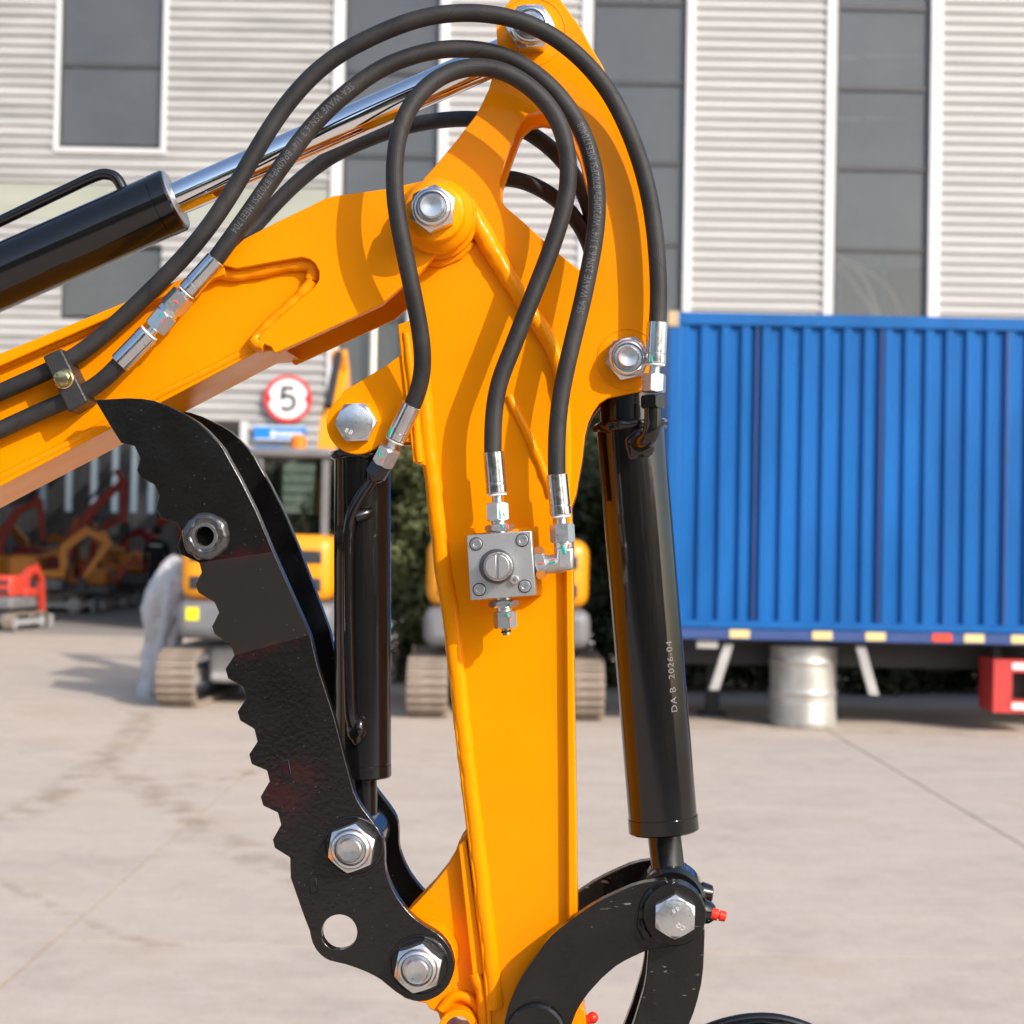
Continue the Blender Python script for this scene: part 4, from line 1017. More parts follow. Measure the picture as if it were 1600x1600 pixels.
bead('weld_bead', [(398, 541), (330, 577), (244, 620), (100, 697), (0, 747), (-300, 905)], 1, 3.4, boom, jit=.12)
bead('weld_bead', [(-300, 692), (0, 573), (120, 523), (207, 483), (300, 447)], 0, 3.6, boom, jit=.1)
# fillet boss of the boom pivot
k = .001
lathe('boom_boss', (AX_PIV[0], -.034, AX_PIV[1]), (0, 1, 0), [(0, 14 * k), (0, 22 * k), (1.2 * k, 23.2 * k), (9 * k, 23.4 * k), (11 * k, 24.5 * k), (14 * k, 28.5 * k), (18 * k, 29.5 * k), (22 * k, 29.5 * k)], YEL, boom, 56, smooth=50)
ycyl('boom_boss', AX_PIV, 76, 100, 26, YEL, boom, 2)

# ---------------------------------------------------------------- thumb
t_top = [(148, 625), (200, 622), (222, 623), (240, 626), (258, 632), (275, 640), (293, 649), (310, 660), (325, 673), (338, 687), (349, 700), (357, 715), (375, 747), (400, 797)]
bR1, bR2, bL2, bL1 = (427, 862), (485, 992), (366, 1024), (311, 879)
t_mid_r = []
t_low = [(496, 1040), (522, 1120), (540, 1190), (546, 1213), (552, 1235), (558, 1249), (565, 1261), (575, 1274), (585, 1287), (592, 1297), (597, 1307), (600, 1318), (601, 1332), (601, 1350), (603, 1362), (607, 1374), (613, 1388), (620, 1401), (630, 1415), (640, 1427), (651, 1437), (662, 1445), (682, 1457), (690, 1464), (697, 1472), (703, 1481), (707, 1492), (710, 1507), (709, 1518), (706, 1528), (701, 1539), (694, 1548), (686, 1555), (677, 1560), (667, 1564), (657, 1565), (646, 1564),
         (637, 1561), (626, 1555), (617, 1549), (606, 1540), (595, 1531), (585, 1525), (575, 1520), (558, 1513), (540, 1507), (527, 1504), (515, 1501), (507, 1497), (500, 1491), (494, 1484), (489, 1475), (486, 1466), (484, 1455), (475, 1432), (454, 1372), (453, 1340), (429, 1325), (426, 1312), (439, 1289), (434, 1270), (411, 1259), (407, 1245), (421, 1221), (417, 1204), (393, 1194), (389, 1179), (402, 1159), (397, 1139), (375, 1126), (371, 1112), (384, 1092), (380, 1074), (356, 1060), (352, 1045)]
t_mid_l = [(360, 1007), (335, 991), (331, 979), (342, 957), (335, 941), (310, 926), (305, 914), (315, 894)]
t_top_l = [(282, 866), (277, 852), (284, 834), (276, 817), (252, 810), (244, 794), (249, 775), (241, 757), (220, 747), (214, 735), (219, 716), (210, 697), (189, 692), (172, 665)]
IN = -13.0                        # the upper part steps outwards
WF = -20.0; WT = 10.0
hole_t = arc(530, 1457, 28, 0, 345, 23)
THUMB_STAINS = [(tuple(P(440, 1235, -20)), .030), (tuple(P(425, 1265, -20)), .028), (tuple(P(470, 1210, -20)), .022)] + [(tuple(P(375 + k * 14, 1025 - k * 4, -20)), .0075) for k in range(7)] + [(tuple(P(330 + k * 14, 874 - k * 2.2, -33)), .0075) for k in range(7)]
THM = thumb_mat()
def thumb_plate(mirror):
    t_lowx = t_low
    if mirror: t_lowx = [q for q in t_low if not (q[1] > 1374 and q[0] < 560)]; i_ = t_lowx.index((575, 1520)) + 1; t_lowx = t_lowx[:i_] + [(558, 1503), (545, 1482), (520, 1446), (490, 1408)] + t_lowx[i_:]
    def pt(p, w): return P(p[0], p[1], w)
    W0 = WF; W1 = WF + IN
    top = [pt(p, W1) for p in t_top]; tl = [pt(p, W1) for p in t_top_l]; b1r = pt(bR1, W1); b1l = pt(bL1, W1)
    b2r = pt(bR2, W0); b2l = pt(bL2, W0); low = [pt(p, W0) for p in t_lowx]
    def lerp(p):   # points on the slanted part
        f = max(0.0, min(1.0, ((p[1] + .26 * (p[0] - 366)) - 879 + 14) / (1024 - 879 + 14)))
        return pt(p, W1 + (W0 - W1) * f)
    ml = [lerp(p) for p in t_mid_l]
    faces = [top + [b1r, b1l] + tl, [b1r, b2r, b2l] + ml + [b1l]]
    lowface = [b2r] + low + [b2l]
    hol = [pt(p, W0) for p in hole_t] if not mirror else []
    bm = bmesh.new(); cache = {}
    def vtx(p, dw):
        q = Vector(p); q.y += dw / 1000
        if mirror: q.y = .030 * 2 - q.y          # mirrored about w = 30 mm
        key = (round(q.x, 6), round(q.y, 6), round(q.z, 6))
        if key not in cache: cache[key] = bm.verts.new(q)
        return cache[key]
    for dw in (0, WT):
        for f in faces: bm.faces.new([vtx(p, dw) for p in f])
        es = []
        for loop in ((lowface, hol) if hol else (lowface,)):
            vs = [vtx(p, dw) for p in loop]
            for i in range(len(vs)):
                e = bm.edges.get((vs[i], vs[(i + 1) % len(vs)])) or bm.edges.new((vs[i], vs[(i + 1) % len(vs)]))
                es.append(e)
        bmesh.ops.triangle_fill(bm, use_beauty=True, use_dissolve=False, edges=es)
    outer = top + [b1r, b2r] + low + [b2l] + ml + [b1l] + tl
    for loop in ((outer, hol) if hol else (outer,)):
        n = len(loop)
        for i in range(n):
            a, b = loop[i], loop[(i + 1) % n]
            bm.faces.new((vtx(a, 0), vtx(b, 0), vtx(b, WT), vtx(a, WT)))
    return bm
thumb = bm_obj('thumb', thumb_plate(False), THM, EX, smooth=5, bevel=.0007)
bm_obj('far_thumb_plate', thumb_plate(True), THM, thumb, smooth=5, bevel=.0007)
axs = axis_at(321, 838, -36)
ytube('cross_tube', axs, -40, 97, 10.5, 7.6, mat('bare_tube_rim', (.25, .25, .25), rough=.3, metal=.8), thumb)
ycyl('tube_shade_fill', axs, -33, 90, 7.55, mat('tube_shade_black', (.004, .004, .004), rough=.9, spec=.1), thumb, .2)  # black fill for the shade inside the hollow tube, not a part
bm = bmesh.new(); path = [Vector((axs[0] + .0128 * math.cos(a), -.0345, axs[1] + .0128 * math.sin(a))) for a in [2 * math.pi * i / 90 for i in range(91)]]
add_tube(bm, path, .0056, 16, False, None, .24, 170); bm_obj('weld_ring', bm, mat('bare_weld', (.10, .098, .10), rough=.16, metal=.7), thumb, smooth=70)
for pts in ([(437, 1190), (450, 1187), (457, 1221), (443, 1226)], [(481, 1374), (493, 1372), (497, 1394), (485, 1397)]):
    bm = bmesh.new()
    o_ = PL(pts, -20.4); c_ = sum(o_, Vector()) / 4; i_ = [c_ + (p - c_) * .72 for p in o_]
    A = [bm.verts.new(p) for p in o_]; B = [bm.verts.new(Vector((p.x, -.0192, p.z))) for p in i_]; C_ = [bm.verts.new(Vector((p.x, -.0199, p.z))) for p in o_]
    for i in range(4):
        bm.faces.new((A[i], A[(i + 1) % 4], B[(i + 1) % 4], B[i])); bm.faces.new((A[i], C_[i], C_[(i + 1) % 4], A[(i + 1) % 4]))
    bm.faces.new(B); sl_ = bm_obj('plug_weld_slot', bm, BLK, thumb)
    tube('slot_edge', [Vector((p.x, -.0203, p.z)) for p in o_ + o_[:1]], .00055, BLK, sl_, n=8)
for axz in (AX_THB, AX_THP):
    bm = bmesh.new(); path = [Vector((axz[0] + .0225 * math.cos(a), -.0202, axz[1] + .0225 * math.sin(a))) for a in [2 * math.pi * i / 48 for i in range(49)]]
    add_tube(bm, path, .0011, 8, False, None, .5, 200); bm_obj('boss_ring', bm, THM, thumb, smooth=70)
ycyl('thumb_pivot_tube', AX_THP, -9.8, 69.8, 22, BLK, thumb, 1)

# ---------------------------------------------------------------- cylinders
def along(name, a, b, prof, m, parent, n=48, smooth=35, rfun=None):
    """lathe from a towards b; prof in mm (t may be 'e'+offset from the end)"""
    d = b - a; L = d.length
    pr_ = [((L * 1000 + t[1] if isinstance(t, tuple) else t) / 1000, r / 1000) for t, r in prof]
    return lathe(name, a, d, pr_, m, parent, n, rfun, 0, smooth)
E0 = ('e', 0)
# arm cylinder on top of the boom
a0 = P(-430, 607, 35); a1 = P(274, 312, 35); a2 = Vector((AX_TOP[0], .035, AX_TOP[1]))
d_ = (a2 - a1).normalized(); a0 = a1 - d_ * (a1 - a0).length
armcyl = along('arm_cylinder', a0, a1, [(0, 20), (2, 26), (('e', -14), 26), (('e', -13.8), 25.4), (('e', -13), 25.4), (('e', -12.8), 26.3), (('e', -1.5), 26.3), (('e', 0), 25)], BLK, EX)
along('gland_ring', a1 - d_ * .001, a1 + d_ * .0012, [(0, 24.4), (1.6, 24.4), (2.2, 23.6)], ZNC2, armcyl)
along('piston_rod', a1, a2 - d_ * .02, [(0, 13.6), (E0, 13.6)], CHR, armcyl)
ycyl('rod_eye', AX_TOP, 20, 50, 21, BLK, armcyl, 1)
ycyl('base_eye', (a0.x, a0.z), 12, 58, 24, BLK, armcyl, 1)
tube('hard_pipe', relax(catmull([P(-300, 492, 35), P(-100, 394, 35), P(0, 346, 35), P(100, 298, 35), P(150, 275, 35), P(170, 273, 35), P(184, 281, 35), P(196, 305, 35)], 10), 3), .0046, BLK, armcyl, n=18)
for pxm in ([(0, 421), (4, 420), (3, 409), (0, 410)],):
    pass
# bucket cylinder
b0 = P(985, 664, 35); b1 = P(1037.5, 1300, 35); db = (b1 - b0).normalized()
bktcyl = along('bucket_cylinder', b0, b1, [(0, 24), (1.5, 27.3), (('e', -13), 27.3), (('e', -12.8), 26.8), (('e', -12.2), 26.8), (('e', -12), 28), (('e', -1.2), 28), (E0, 26.5)], BLK, EX)
along('cap_neck', Vector((AX_BKT[0], .035, AX_BKT[1])), b0 + db * .004, [(0, 22), (E0, 24)], BLK, bktcyl)
ycyl('base_eye', AX_BKT, 19, 51, 25, BLK, bktcyl, 1)
bm = bmesh.new(); dd, aa, bb = basis(db)
path = [b0 + db * .001 + (aa * math.cos(t) + bb * math.sin(t)) * .0255 for t in [2 * math.pi * i / 60 for i in range(61)]]
add_tube(bm, path, .0042, 10, False, None, .5, 140); bm_obj('weld_ring', bm, BLK, bktcyl, smooth=70)
lk = Vector((AX_LNK[0], .030, AX_LNK[1]))
along('piston_rod', b1, b1 + (lk - b1) * .72, [(0, 13.2), (('e', -9), 13.2), (('e', -3), 14.8), (E0, 16.5)], ROD, bktcyl)
ycyl('rod_eye', AX_LNK, 10, 50, 27, BLK, bktcyl, 3)
bm = bmesh.new(); path = [b1 + (lk - b1) * .60 + (aa * math.cos(t) + bb * math.sin(t)) * .0140 for t in [2 * math.pi * i / 40 for i in range(41)]]
add_tube(bm, path, .0035, 10, False, None, .35, 160); bm_obj('weld_ring', bm, BLK, bktcyl, smooth=70)
# port elbow of the bucket cylinder
pe = [P(994, 694, 14), P(1000, 693, 4), P(1006, 690, -5), P(1014, 684, -10), P(1018, 674, -12), P(1020, 655, -12), P(1020, 634, -12)]
tube('port_elbow', relax(catmull(pe, 8), 3), .0066, BLK, bktcyl, n=20)
bm = bmesh.new(); bmesh.ops.create_uvsphere(bm, u_segments=24, v_segments=16, radius=.0115, matrix=Matrix.Translation(P(997, 694, 12)) @ Matrix.Diagonal((1, .8, 1.15, 1)))
for v in bm.verts: v.co += (v.co - P(997, 694, 12)) * .28 * noise.noise(v.co * 130)
bm_obj('port_weld', bm, BLK, bktcyl, smooth=70)
hexpart('port_nut', P(1020, 638, -12), P(1020, 614, -12) - P(1020, 638, -12), .0100, .0083, BLK, bktcyl, .2, True)
# etched lettering round the barrel
def wrap_cyl_text(s, size, a, d, r, s0, phi0, m, parent, name, spacing=1.0):
    me = text_mesh(s, size, 0, spacing); d = d.normalized()
    nrm = (Vector((0, -1, 0)) - d * (-d.y)).normalized(); up = nrm.cross(d)
    for v in me.vertices:
        t = s0 + v.co.x; ph = phi0 + v.co.y / r
        v.co = a + d * t + (nrm * math.cos(ph) + up * math.sin(ph)) * (r + .00015)
    return link(name, me, m, parent)
wrap_cyl_text('DA B  2026-04', .0082, b1, -db, .0273, (b1 - b0).length * (1300 - 1112) / 636, -.70, ETC, bktcyl, 'etched_text', 1.12)
# thumb cylinder
c0 = P(566, 712, 35); c1 = P(567, 1214, 35); dc = (c1 - c0).normalized()
thcyl = along('thumb_cylinder', c0, c1, [(0, 21), (2, 22.8), (('e', -11), 22.8), (('e', -10.8), 22.3), (('e', -10.2), 22.3), (('e', -10), 23.0), (('e', -1.2), 23.0), (E0, 22)], BLK, EX)
along('cap_neck', Vector((AX_EAR[0], .035, AX_EAR[1])), c0 + dc * .003, [(0, 19), (E0, 21.4)], BLK, thcyl)
ycyl('base_eye', AX_EAR, 16, 54, 20, BLK, thcyl, 1)
dd, aa, bb = basis(dc)
bm = bmesh.new(); path = [c0 + (aa * math.cos(t) + bb * math.sin(t)) * .0215 for t in [2 * math.pi * i / 60 for i in range(61)]]
add_tube(bm, path, .0042, 10, False, None, .6, 120); bm_obj('weld_ring', bm, BLK, thcyl, smooth=70)
tb0 = Vector((AX_THB[0], .035, AX_THB[1]))
along('piston_rod', c1, c1 + (tb0 - c1) * .8, [(0, 11.3), (E0, 11.3)], ROD, thcyl)
ycyl('rod_eye', AX_THB, 8, 58, 19, BLK, thcyl, 3)
ycyl('rod_pin', AX_THB, -9.5, 69.5, 12.5, CHR, thcyl, 1)
tube('hard_pipe', relax(catmull([P(592, 735, 8), P(580, 752, 8), P(563, 777, 7), P(551, 802, 7), P(545, 830, 8), P(543, 870, 8), P(543, 950, 8), P(545, 1050, 8), P(547, 1110, 8), P(551, 1132, 10), P(557, 1142, 16)], 10), 3), .0047, BLK, thcyl, n=18)
bm = bmesh.new(); cc = P(558, 1140, 13); bmesh.ops.create_uvsphere(bm, u_segments=24, v_segments=16, radius=.0105, matrix=Matrix.Translation(cc) @ Matrix.Diagonal((.8, .8, 1.15, 1)))
for v in bm.verts: v.co += (v.co - cc) * .3 * noise.noise(v.co * 150)
bm_obj('port_weld', bm, BLK, thcyl, smooth=70)
tube('pipe_stay', [P(556, 808, 8), P(570, 803, 9), P(578, 800, 14)], .0046, BLK, thcyl, n=14)
hexpart('port_nut', P(586, 744, 8), P(601, 719, 6) - P(586, 744, 8), .0110, .0078, BLK, thcyl, .2, True)
lathe('port_flare', P(581, 752, 8), P(601, 719, 6) - P(586, 744, 8), [(0, .0047), (.004, .0072), (.006, .0072)], BLK, thcyl, 24)

# ---------------------------------------------------------------- bucket linkage
glink = [(1040, 1374), (1025, 1377), (1005, 1380), (987, 1385), (962, 1396), (943, 1405), (925, 1415), (907, 1427), (890, 1440), (876, 1450), (862, 1462), (849, 1477), (837, 1495), (826, 1510), (815, 1527), (805, 1547), (797, 1567), (791, 1585), (787, 1605)] + arc(838, 1612, 51, 180, 10, 12) + \
        [(894, 1598), (900, 1582), (906, 1571), (912, 1562), (920, 1551), (930, 1540), (940, 1529), (950, 1520), (962, 1510), (975, 1502), (987, 1496), (1000, 1490), (1012, 1485), (1025, 1482), (1040, 1480)] + arc(1054, 1429, 50, 95, -100, 14)
LNM = mat('worn_black_paint', (0.008, 0.0075, 0.0072), rough=.24, spec=.45, var=.4, var_scale=30, bump=.18, bump_scale=220, rough_var=.08)
nt = LNM.node_tree; pr2 = nt.nodes['Principled BSDF']; tc = nt.nodes.new('ShaderNodeTexCoord')
mp = nt.nodes.new('ShaderNodeMapping'); mp.inputs['Rotation'].default_value = (0, R(35), 0); mp.inputs['Scale'].default_value = (95, 60, 380); nt.links.new(tc.outputs['Object'], mp.inputs[0])
ns = nt.nodes.new('ShaderNodeTexNoise'); ns.inputs['Scale'].default_value = 1.0; ns.inputs['Detail'].default_value = 2; nt.links.new(mp.outputs[0], ns.inputs['Vector'])
nb = nt.nodes.new('ShaderNodeTexNoise'); nb.inputs['Scale'].default_value = 22; nt.links.new(tc.outputs['Object'], nb.inputs['Vector'])
g1 = nt.nodes.new('ShaderNodeMapRange'); g1.inputs[1].default_value = .69; g1.inputs[2].default_value = .73; nt.links.new(ns.outputs['Fac'], g1.inputs[0])
g2 = nt.nodes.new('ShaderNodeMapRange'); g2.inputs[1].default_value = .47; g2.inputs[2].default_value = .55; nt.links.new(nb.outputs['Fac'], g2.inputs[0])
gm = nt.nodes.new('ShaderNodeMath'); gm.operation = 'MULTIPLY'; nt.links.new(g1.outputs[0], gm.inputs[0]); nt.links.new(g2.outputs[0], gm.inputs[1])
src = pr2.inputs['Base Color'].links[0].from_socket
mx = nt.nodes.new('ShaderNodeMix'); mx.data_type = 'RGBA'; nt.links.new(gm.outputs[0], mx.inputs['Factor']); nt.links.new(src, mx.inputs['A']); mx.inputs['B'].default_value = (.15, .14, .13, 1)
nt.links.new(mx.outputs['Result'], pr2.inputs['Base Color'])
lkp = plate('guide_link', glink, -24, -12, LNM, EX)
plate('far_guide_link', glink, 62, 74, LNM, lkp, ref=-24)
ytube('link_boss', AX_LNK, -31, -11.5, 23.5, 5, LNM, lkp)
ycyl('link_boss', AX_LNK, 61, 80, 23, LNM, lkp, 1)
ycyl('link_pin', AX_LNK, -28, 78, 12, ZNC2, lkp, 1)
ycyl('link_boss', axis_at(838, 1612, -24), -30, -11.8, 22, LNM, lkp, 2)
bead('weld_bead', [(1012, 1465), (1003, 1440), (1006, 1412), (1020, 1390)], -23, 3.8, lkp, m=LNM, jit=.4)
bead('weld_spatter', [(836, 1577), (845, 1578), (858, 1581)], -25, 4.0, lkp, m=ZNC2, jit=.5)
blink = [(1012, 1470), (1054, 1450), (1101, 1450), (1101, 1462), (1100, 1490), (1099, 1512), (1096, 1537), (1090, 1562), (1084, 1582), (1077, 1600), (1060, 1650), (1045, 1740), (1040, 1800), (1010, 1840), (970, 1825), (960, 1790), (962, 1700), (975, 1640), (990, 1600), (995, 1584), (1000, 1567), (1006, 1547), (1010, 1525), (1012, 1500), (1013, 1485)]
bl_ = plate('bucket_link', blink, -9, 3, LNM, EX)
plate('far_bucket_link', blink, 47, 59, LNM, bl_, ref=-9)
gb = P(1098, 1424, 8)
lathe('grease_boss', gb, P(1114, 1427, 8) - gb, [(0, .010), (.006, .0085), (.009, .006)], BLK, bktcyl, 24)
lathe('grease_boss', P(1096, 1395, 25), Vector((1, 0, -.1)), [(0, .009), (.008, .007), (.009, .005)], BLK, bktcyl, 20)
lathe('grease_cap', P(1111, 1427, 4), P(1128, 1431, 4) - P(1111, 1427, 4), [(0, .0046), (.0008, .0048), (.0052, .0046), (.0054, .0030), (.0066, .0030), (.0068, .0042), (.0112, .0040), (.0118, .003)], RED, bktcyl, 24)
bm = bmesh.new(); bmesh.ops.create_uvsphere(bm, u_segments=20, v_segments=12, radius=.0045, matrix=Matrix.Translation(P(926, 1590, 20))); bmesh.ops.create_cone(bm, segments=16, radius1=.0034, radius2=.0038, depth=.010, matrix=Matrix.Translation(P(917, 1593, 20)) @ Matrix.Rotation(R(80), 4, 'Y'))
bm_obj('grease_cap', bm, RED, lkp, smooth=50)
plate('grease_lug', [(896, 1580), (905, 1572), (913, 1578), (916, 1600), (912, 1640), (880, 1650)], 12, 40, YEL, arm)

# bucket below the frame
bk_s = [(x + 45, y + 110) for x, y in [(760, 1668), (820, 1640), (900, 1650), (960, 1690), (1040, 1640), (1080, 1612), (1130, 1596), (1180, 1590), (1230, 1596), (1290, 1620), (1340, 1670), (1370, 1750), (1375, 1850), (1340, 1960), (1260, 2060), (1140, 2120), (960, 2140), (840, 2060), (860, 1960), (820, 1800)]]
bk = plate('bucket', bk_s, -60, -52, BLK, EX)
plate('far_bucket_side', bk_s, 112, 120, BLK, bk, ref=-60)
shell = PL([(x + 45, y + 110) for x, y in [(1000, 1672), (1040, 1646), (1080, 1618), (1130, 1602), (1180, 1596), (1230, 1602), (1288, 1626), (1335, 1674), (1364, 1752), (1369, 1850), (1335, 1957), (1257, 2055), (1140, 2114), (962, 2134)]], -60)
bm = bmesh.new(); A = [bm.verts.new(Vector((p.x, -.0515, p.z))) for p in shell]; B = [bm.verts.new(Vector((p.x, .1115, p.z))) for p in shell]
for i in range(len(A) - 1): bm.faces.new((A[i], A[i + 1], B[i + 1], B[i]))
o = bm_obj('bucket_shell', bm, BLK, bk, smooth=40); so = o.modifiers.new('solid', 'SOLIDIFY'); so.thickness = .006
bx_ = axis_at(820, 1748, 8); ycyl('bucket_pin', bx_, -62, 122, 12, ZNC2, bk, 1); ycyl('bucket_pin', axis_at(1005, 1800, -9), -62, 122, 12, ZNC2, bk, 1)
rim_path = [Vector((p.x, .122, p.z)) for p in relax(catmull(PL(bk_s[4:14], -60), 6), 3)]
tube('bucket_rim', rim_path, .0045, BLK, bk, n=14)

# ---------------------------------------------------------------- nuts and bolt heads
lock_nut(AX_PIV, -34, R(25), 16, 14)
lock_nut(AX_TOP, 8, R(3), 16.5, 17)
lock_nut(AX_BKT, 7, R(12), 15.5, 12, 8.4)
lock_nut(AX_THB, -20, R(22), 16.6, 13, 9.4)
lock_nut(AX_THP, -20, R(20), 16.6, 13, 9.4)
for xz, w, r_ in ((AX_TOP, 7.9, 27), (AX_BKT, 7.9, 24)):
    bm = bmesh.new(); path = [Vector((xz[0] + r_ / 1000 * math.cos(a), (w + .1) / 1000, xz[1] + r_ / 1000 * math.sin(a))) for a in [2 * math.pi * i / 60 for i in range(61)]]
    add_tube(bm, path, .0005, 6, False); bm_obj('boss_outline', bm, YEL, arm, smooth=60)
bolt_head(AX_EAR, 5, R(4), 14.6, 10.5, [('T Y', 1.5, 4.5, -40 + 15, 4.8), ('8.8', -8.5, -7.5, 25, 5.2)])
bolt_head(AX_LNK, -31, R(30), 14.6, 10, [('8.8', 2.0, 8.5, 150, 4.6), ('CQ', 8.2, -6.8, 205, 4.8)])

# ---------------------------------------------------------------- hoses
HR = .0068
def hose_path(pts, sub=10, it=70):
    return relax(catmull([P(x, y, w) for x, y, w in pts], sub), it)
def hose(pts, label=None):
    path = hose_path(pts)
    o = tube('hydraulic_hose', path, HR, HOSE, EX, n=28, smooth=60)
    if label: o['label'] = label
    return o, path
def crimp(th): return 1 - .035 * (abs(math.sin(th * 4)) ** 14)
def sleeve(parent, a, b, r=.0081):
    """crimped ferrule from the hose side a to the nut side b"""
    d = b - a; L = d.length
    lathe('crimp_sleeve', a, d, [(0, r * .90), (.0006, r), (L * .76, r), (L * .77, r * .96), (L * .79, r * .96), (L * .80, r * 1.02), (L - .0005, r * 1.02), (L, r * .9)], ALU, parent, 64, crimp, .2, 26)
    lathe('seal_ring', a + d * 1.0, d, [(0, r * .45), (.0004, r * .93), (.0016, r * .93), (.0018, r * .45)], WHP, parent, 32)
def neck(parent, a, b, r=.0042): lathe('fitting_neck', a, b - a, [(0, r), ((b - a).length, r)], ZNC, parent, 24)
def nut(parent, a, b, ap=.0083, rot=0.0, m=ZNC): return hexpart('swivel_nut', a, b - a, (b - a).length, ap, m, parent, rot, True)
def mark(parent, pts, w, m, r=.0009):
    path = catmull([P(x, y, w) for x, y in pts], 5)
    bm = bmesh.new(); add_tube(bm, path, r, 8, flat=.35); bm_obj('paint_mark', bm, m, parent, smooth=60)

# outer hose: bucket cylinder port -> over the arm -> down the boom
h1, p1 = hose([(1027, 508, -12), (1030, 470, -12), (1028, 412, -11), (1022, 344, -10), (1010, 282, -9), (990, 220, -9), (962, 158, -11), (928, 110, -18), (880, 65, -28), (825, 34, -34), (773, 22, -36), (722, 19, -36), (670, 24, -36), (619, 40, -35), (567, 64, -34), (530, 84, -33), (490, 114, -32), (447, 162, -31), (412, 215, -30), (378, 275, -29), (344, 330, -27), (309, 378, -25), (261, 430, -20), (206, 483, -15), (160, 525, -12), (120, 556, -11), (82, 577, -11), (25, 602, -11), (-60, 640, -11), (-300, 745, -11), (-560, 870, -11)])
sleeve(h1, P(1027, 503, -12), P(1024, 568, -12)); neck(h1, P(1024, 566, -12), P(1022, 590, -12)); n_ = nut(h1, P(1022, 584, -12), P(1021, 613, -12), .0085, .25)
mark(h1, [(1018, 556), (1018, 562), (1020, 567)], -20.4, GRN); mark(h1, [(1019, 585), (1019, 592)], -20.6, GRN)
# middle hose: valve elbow -> over -> boom coupling
h2, p2 = hose([(870, 748, -22), (869, 700, -22), (872, 650, -24), (879, 600, -25), (892, 545, -26), (901, 508, -26), (911, 468, -26), (921, 419, -26), (930, 371, -25), (934, 327, -24), (932, 285, -23), (924, 240, -22), (907, 196, -20), (877, 151, -19), (842, 118, -19), (804, 93, -19), (763, 79, -19), (715, 75, -20), (670, 79, -21), (619, 95, -23), (584, 113, -24), (550, 138, -25), (509, 172, -26), (468, 220, -27), (426, 279, -27), (378, 349, -26), (335, 408, -25)])
sleeve(h2, P(870, 741, -22), P(876, 805, -22)); neck(h2, P(876, 803, -22), P(878, 822, -22)); nut(h2, P(877.5, 818, -22), P(879.5, 848, -22), .0083, .55)
# inner hose: thumb cylinder -> loop -> valve
h3, p3 = hose([(770, 712, -22), (770, 662, -23), (774, 625, -24), (782, 587, -25), (797, 555, -26), (813, 510, -26), (839, 447, -26), (863, 385, -27), (881, 330, -28), (889, 285, -30), (888, 241, -32), (877, 196, -34), (856, 162, -35), (825, 132, -36), (791, 112, -36), (756, 104, -37), (722, 106, -39), (687, 119, -42), (656, 144, -46), (632, 179, -49), (619, 223, -51), (615, 275, -51), (619, 330, -50), (629, 378, -47), (643, 447, -40), (655, 505, -32), (661, 550, -26), (660, 585, -20), (653, 613, -14), (643, 637, -10)])
sleeve(h3, P(771, 706, -22), P(776.5, 771, -22)); neck(h3, P(776.5, 770, -22), P(777.5, 788, -22)); nut(h3, P(777.3, 785, -22), P(778.8, 814, -22), .0083, 0.0)
sleeve(h3, P(644, 632, -10), P(618, 686, -4)); neck(h3, P(618, 686, -4), P(609, 702, -1)); nut(h3, P(611, 698, -1.5), P(598, 724, 4), .0085, .3)
mark(h3, [(612, 668), (611, 672), (608, 680)], -14, GRN); mark(h3, [(594, 700), (592, 707), (593, 714)], -6.5, GRN); mark(h3, [(600, 716), (597, 721)], -6.5, RDM)
mark(h3, [(776, 791), (779, 797), (781, 805), (781, 811)], -30.6, GRN); mark(h3, [(786, 801), (788, 807)], -29, RDM, .0006)
mark(h2, [(879, 841), (881, 846)], -30, GRN); mark(h2, [(886, 838), (888, 846)], -29, RDM, .0006)
# coupling on the boom and the lower hose through the clamp
s_a, s_b = P(338, 405, -25), P(293, 455, -24)
sleeve(h2, s_a, s_b); neck(h2, P(293, 455, -24), P(270, 480, -23), .0045)
nut(h2, P(288, 460, -24), P(266, 483, -23), .0086, .3); nut(h2, P(267, 482, -23), P(258, 493, -23), .0072, .0); nut(h2, P(262, 489, -23), P(242, 513, -22), .0086, .6)
mark(h2, [(267, 468), (272, 470), (278, 474)], -32, RDM); mark(h2, [(262, 472), (266, 473)], -32, GRN); mark(h2, [(252, 490), (249, 496)], -31.5, GRN); mark(h2, [(255, 497), (252, 503)], -31.5, RDM)
h4, p4 = hose([(190, 565, -21), (175, 582, -18), (147, 606, -14), (115, 622, -11), (75, 637, -11), (0, 672, -11), (-60, 700, -11), (-300, 815, -11), (-560, 945, -11)])
neck(h4, P(243, 511, -22), P(231, 524, -22)); sleeve(h4, P(187, 568, -21), P(232, 522, -22), .0086)
# far side hoses
h5, p5 = hose([(290, 480, 120), (330, 430, 130), (365, 390, 140), (395, 357, 146), (430, 318, 150), (471, 277, 150), (516, 244, 148), (550, 228, 145), (602, 206, 135), (653, 192, 122), (705, 186, 108), (739, 185, 98), (790, 191, 88), (828, 206, 82), (870, 238, 82), (903, 280, 84), (925, 330, 86), (936, 400, 88), (942, 480, 90)])
h6, p6 = hose([(688, 430, 98), (696, 350, 98), (730, 296, 94), (770, 278, 90), (800, 279, 88), (825, 285, 86), (859, 302, 86), (887, 326, 86), (914, 361, 86), (932, 410, 88), (935, 480, 90)])
